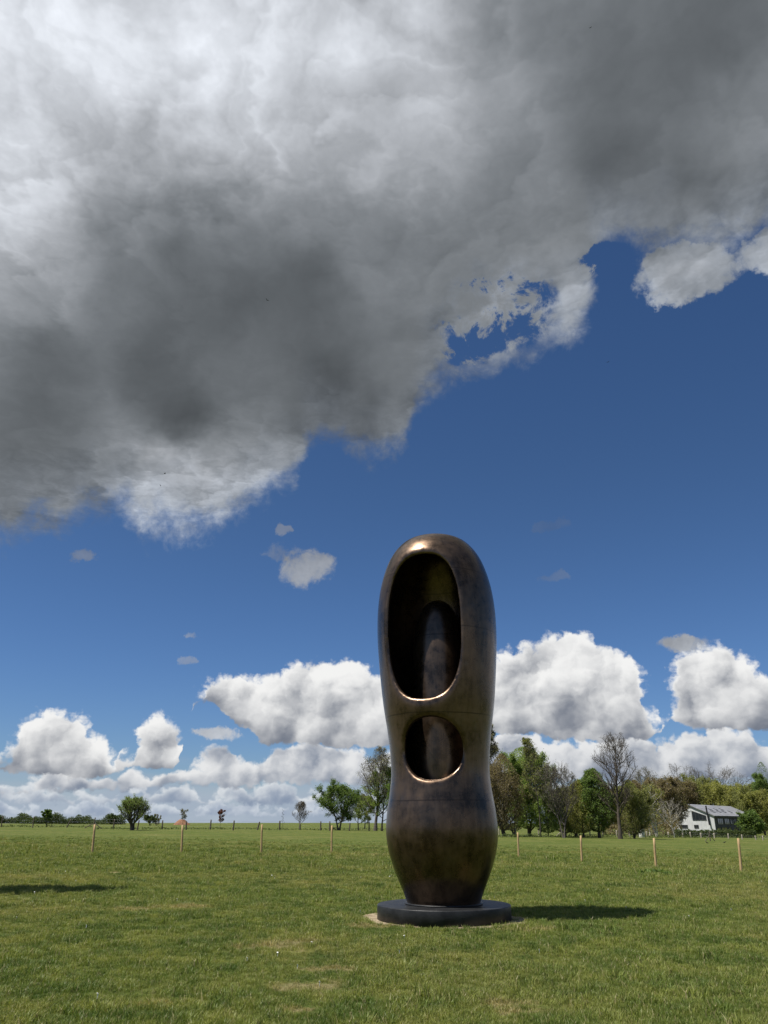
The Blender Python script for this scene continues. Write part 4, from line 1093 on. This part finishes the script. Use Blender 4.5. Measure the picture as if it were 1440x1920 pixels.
prism('gable_wall', [hpnt(0, HL - .3, -.6), hpnt(HW, HL - .3, -.6), hpnt(HW, HL - .3, EAVE), hpnt(mid, HL - .3, RIDGE - .02), hpnt(0, HL - .3, EAVE)], GS, .3, m_white_clad, house)
sw = prism('side_wall', [hpnt(0, .302, -.6), hpnt(0, HL - .302, -.6), hpnt(0, HL - .302, EAVE - .02), hpnt(0, .302, EAVE - .02)], GU, .3, m_dark_clad, house); sw['label'] = 'dark timber clad long wall'
prism('side_wall', [hpnt(HW - .3, .302, -.6), hpnt(HW - .3, HL - .302, -.6), hpnt(HW - .3, HL - .302, EAVE - .02), hpnt(HW - .3, .302, EAVE - .02)], GU, .3, m_dark_clad, house)
# battens over the panel joints of the white gable
for k in range(1, 10):
    s = HW * k / 10.0
    prism('batten', [hpnt(s - .04, -.002, -.5), hpnt(s + .04, -.002, -.5), hpnt(s + .04, -.002, roof_z(s) - .15), hpnt(s - .04, -.002, roof_z(s) - .15)], -GS, .025, m_white_clad, house)
OV = .35
def slope(s0, z0, s1, z1):
    a, b, c, d = hpnt(s0, -OV, z0), hpnt(s0, HL + OV, z0), hpnt(s1, HL + OV, z1), hpnt(s1, -OV, z1)
    n = np.cross(np.array(b) - np.array(a), np.array(d) - np.array(a)); n /= np.linalg.norm(n); n = n if n[2] > 0 else -n
    return prism('roof', [a, b, c, d], n, .18, m_roof, house), n
k1 = (RIDGE - EAVE) / mid
rf, rn = slope(-OV, EAVE - OV * k1 + .03, mid - .004, RIDGE + .03)
k2 = (RIDGE - EAVE) / (HW - mid)
slope(HW + OV, EAVE - OV * k2 + .03, mid + .004, RIDGE + .03)
# slate courses: thin steps along the visible slope
for k in range(1, 8):
    s = -OV + (mid + OV) * k / 8.0; z = EAVE + s * k1 + .03
    o = np.array(rn) * .181
    prism('slate_course', [tuple(np.array(hpnt(s, -OV, z)) + o), tuple(np.array(hpnt(s, HL + OV, z)) + o), tuple(np.array(hpnt(s + .12, HL + OV, z + .12 * k1)) + o), tuple(np.array(hpnt(s + .12, -OV, z + .12 * k1)) + o)], rn, .035, m_roof, rf)
for (t, s) in ((5.5, .30), (8.0, .52), (11.0, .32), (13.0, .56), (15.5, .34), (18.5, .58), (21.5, .36)):
    sc_ = mid * s; z = EAVE + sc_ * k1 + .03; o = np.array(rn) * .20
    q = [tuple(np.array(hpnt(sc_ + a, t + b, z + a * k1)) + o) for a, b in ((-.55, -.45), (-.55, .45), (.55, .45), (.55, -.45))]
    fr = prism('skylight', q, rn, .07, m_frame, rf)
prism('gutter', [hpnt(-OV - .02, -OV, EAVE - OV * k1 - .12), hpnt(-OV - .14, -OV, EAVE - OV * k1 - .12), hpnt(-OV - .14, -OV, EAVE - OV * k1), hpnt(-OV - .02, -OV, EAVE - OV * k1)], GS, HL + 2 * OV, m_black, house)
def win(poly_sz, on='gable', bars=2):
    """window: glass set behind a proud frame of bars along the outline, given as (along, up) points"""
    P = (lambda a, z, d: np.array(hpnt(a, -d, z))) if on == 'gable' else (lambda a, z, d: np.array(hpnt(-d, a, z)))
    nrm = -GS if on == 'gable' else -GU
    f = prism('window', [tuple(P(a, z, .006)) for a, z in poly_sz], nrm, .03, m_glass, house)
    n = len(poly_sz)
    V, Q = [], []
    edges = [(poly_sz[i], poly_sz[(i + 1) % n]) for i in range(n)]
    a0 = min(a for a, _ in poly_sz); a1 = max(a for a, _ in poly_sz); zb = min(z for _, z in poly_sz)
    def top_at(a):
        zs = []
        for (p_, q_) in edges:
            if (p_[0] - a) * (q_[0] - a) < 0: zs.append(p_[1] + (q_[1] - p_[1]) * (a - p_[0]) / (q_[0] - p_[0]))
        return max(zs) if zs else zb
    for i in range(1, bars): edges.append(((a0 + (a1 - a0) * i / bars, zb), (a0 + (a1 - a0) * i / bars, top_at(a0 + (a1 - a0) * i / bars))))
    parts = []
    for (p_, q_) in edges:
        parts.append(tubes(np.stack([P(p_[0], p_[1], .045), P(q_[0], q_[1], .045)])[None], np.full((1, 2), .05), 4))
    V, Q = merge(parts); quads_obj('frame', V, Q, m_frame, f)
def sx(px): return (1340 - px) / 74.0 * HW
def zy(py): return height_over(hp, 1340, py)
win([(sx(1327.5), zy(1538)), (sx(1305), zy(1538)), (sx(1305), zy(1520)), (sx(1327.5), zy(1529.5))], bars=4)
win([(sx(1288.5), zy(1538)), (sx(1275), zy(1538)), (sx(1275), zy(1531)), (sx(1288.5), zy(1525))], bars=3)
win([(sx(1295), zy(1553)), (sx(1281), zy(1553)), (sx(1281), zy(1547)), (sx(1295), zy(1547))], bars=3)
win([(sx(1313), zy(1553)), (sx(1306), zy(1553)), (sx(1306), zy(1547)), (sx(1313), zy(1547))], bars=2)
e_lo, e_hi = EAVE * .54, EAVE * .86
for (t0, t1) in ((2.6, 7.0), (8.4, 12.4), (13.4, 18.2), (20.0, 24.0)): win([(t0, e_lo), (t1, e_lo), (t1, e_hi), (t0, e_hi)], 'side', 3)
for (t0, t1) in ((1.4, 4.2), (5.0, 9.6), (11.0, 13.0), (16.0, 19.5)): win([(t0, .05), (t1, .05), (t1, EAVE * .38), (t0, EAVE * .38)], 'side', 2)
# black flue up the gable, through the eaves line
fs = sx(1330.5)
P = np.array([[hpnt(fs - .25, -.35, zy(1547)), hpnt(fs - .1, -.36, zy(1530)), hpnt(fs, -.40, zy(1511.5))]])
V, Q = tubes(P, np.array([[.20, .19, .18]]), 10); fl = quads_obj('flue', V, Q, m_black, house, True)
V, Q = tubes(np.array([[hpnt(fs, -.40, zy(1511.5)), hpnt(fs, -.40, zy(1511.5) + .05), hpnt(fs, -.40, zy(1511.5) + .14)]]), np.array([[.26, .27, .02]]), 10); quads_obj('cowl', V, Q, m_black, fl)
V, Q = tubes(np.array([[hpnt(fs - .25, -.01, zy(1546)), hpnt(fs - .25, -.35, zy(1546))]]), np.array([[.12, .12]]), 8); quads_obj('bracket', V, Q, m_black, fl)

# ------------------------------------------------------------------ birds
def bird_body(parent, s, pitch=0.0):
    """one continuous body: bill, head, neck, chest, rump and tail along the local y axis"""
    st = [(-.50, .002, 0), (-.42, .035, -.005), (-.30, .045, 0), (-.18, .10, .0), (0, .135, -.01), (.14, .12, .0), (.23, .085, .03), (.30, .085, .055), (.36, .06, .06), (.40, .022, .052), (.47, .004, .042)]
    P = np.array([[(0, y, z) for y, r, z in st]]) * s; R = np.array([[r for y, r, z in st]]) * s
    V, Q = tubes(P, R, 10)
    V[:len(st) * 0] = V[:len(st) * 0]
    c, n = math.cos(pitch), math.sin(pitch); y, z = V[:, 1].copy(), V[:, 2].copy(); V[:, 1] = y * c - z * n; V[:, 2] = y * n + z * c
    return quads_obj('body', V, Q, m_feather, parent, True)
def wing(parent, s, side, flap):
    """tapering wing with a bent wrist and separate finger feathers"""
    out = [(.05, .13, -.10), (.35, .17, -.14), (.55, .12, -.18), (.80, .02, -.20), (.98, -.10, -.16)]
    V, F = [], []
    for k, (x, ya, yb) in enumerate(out):
        zf = math.sin(flap) * x + (-.10 * max(x - .5, 0)); xx = math.cos(flap) * x
        for zz in (.012 * (1 - x) + .004, -.006): V += [(side * xx * s, ya * s, (zf + zz + .04) * s), (side * xx * s, yb * s, (zf + zz * .4 + .03) * s)]
    for k in range(len(out) - 1):
        a, b2 = k * 4, k * 4 + 4
        F += [(a, b2, b2 + 1, a + 1), (a + 2, a + 3, b2 + 3, b2 + 2), (a, a + 2, b2 + 2, b2), (a + 1, b2 + 1, b2 + 3, a + 3)]
    F += [(0, 1, 3, 2), (16, 18, 19, 17)]
    return mesh_obj('wing', V, F, m_feather, parent)
for (px, py, D_, sz, rot, flap, roll, lb) in (
        (501, 563, 62, .20, .7, .45, .25, 'small dark bird flying in front of the darkest middle of the great cloud'),
        (309, 888, 70, .22, 2.0, .35, -.3, 'small dark bird flying before the white lower cloud edge, upper of two'),
        (301, 911, 74, .17, 1.1, .55, .2, 'tiny dark bird flying before the white lower cloud edge, lower of two'),
        (1107, 52, 60, .16, -.6, .3, .1, 'tiny dark bird near the top of the sky in the grey right cloud'),
        (1140, 679, 78, .17, 2.6, .4, .2, 'tiny dark bird in the open blue below the cloud gap')):
    d = ray(px, py); d = d / math.hypot(d[0], d[1])
    o = empty('bird', (d[0] * D_, d[1] * D_, EYE + d[2] * D_), rot); o.rotation_euler = (0, roll, rot)
    tag(o, lb, 'bird', 'birds in flight')
    bird_body(o, sz * 1.1); wing(o, sz * 1.1, 1, flap); wing(o, sz * 1.1, -1, flap)
for (px, py, rot, lb) in ((1326, 1583, 1.1, 'black bird on the grass below the strainer post, left one of two'), (1359, 1582.5, -1.9, 'black bird on the grass below the hedge, right one of two')):
    p = ground_at(px, py); o = empty('bird', (p[0], p[1], p[2]), rot); tag(o, lb, 'bird', 'birds standing on the grass')
    b_ = bird_body(o, .42, .35); b_.location = (0, 0, .19)
    for sd in (1, -1):
        V, Q = tubes(np.array([[(.03 * sd, 0, .16), (.035 * sd, -.01, .08), (.035 * sd, .01, 0)]]), np.array([[.010, .006, .005]]), 5); quads_obj('leg', V, Q, m_feather, o)
        V = [(.028 * sd, .16, .27), (.068 * sd, .05, .24), (.060 * sd, -.16, .13), (.03 * sd, -.2, .10), (.052 * sd, .03, .17)]
        V2 = [(x + .012 * sd, y, z) for x, y, z in V]
        F = [(0, 1, 4), (1, 2, 4), (2, 3, 4)]; F2 = [(5, 9, 6), (6, 9, 7), (7, 9, 8)]
        mesh_obj('wing', V + V2, F + F2 + [(0, 5, 6, 1), (1, 6, 7, 2), (2, 7, 8, 3), (3, 8, 9, 4), (4, 9, 5, 0)], m_feather, o)
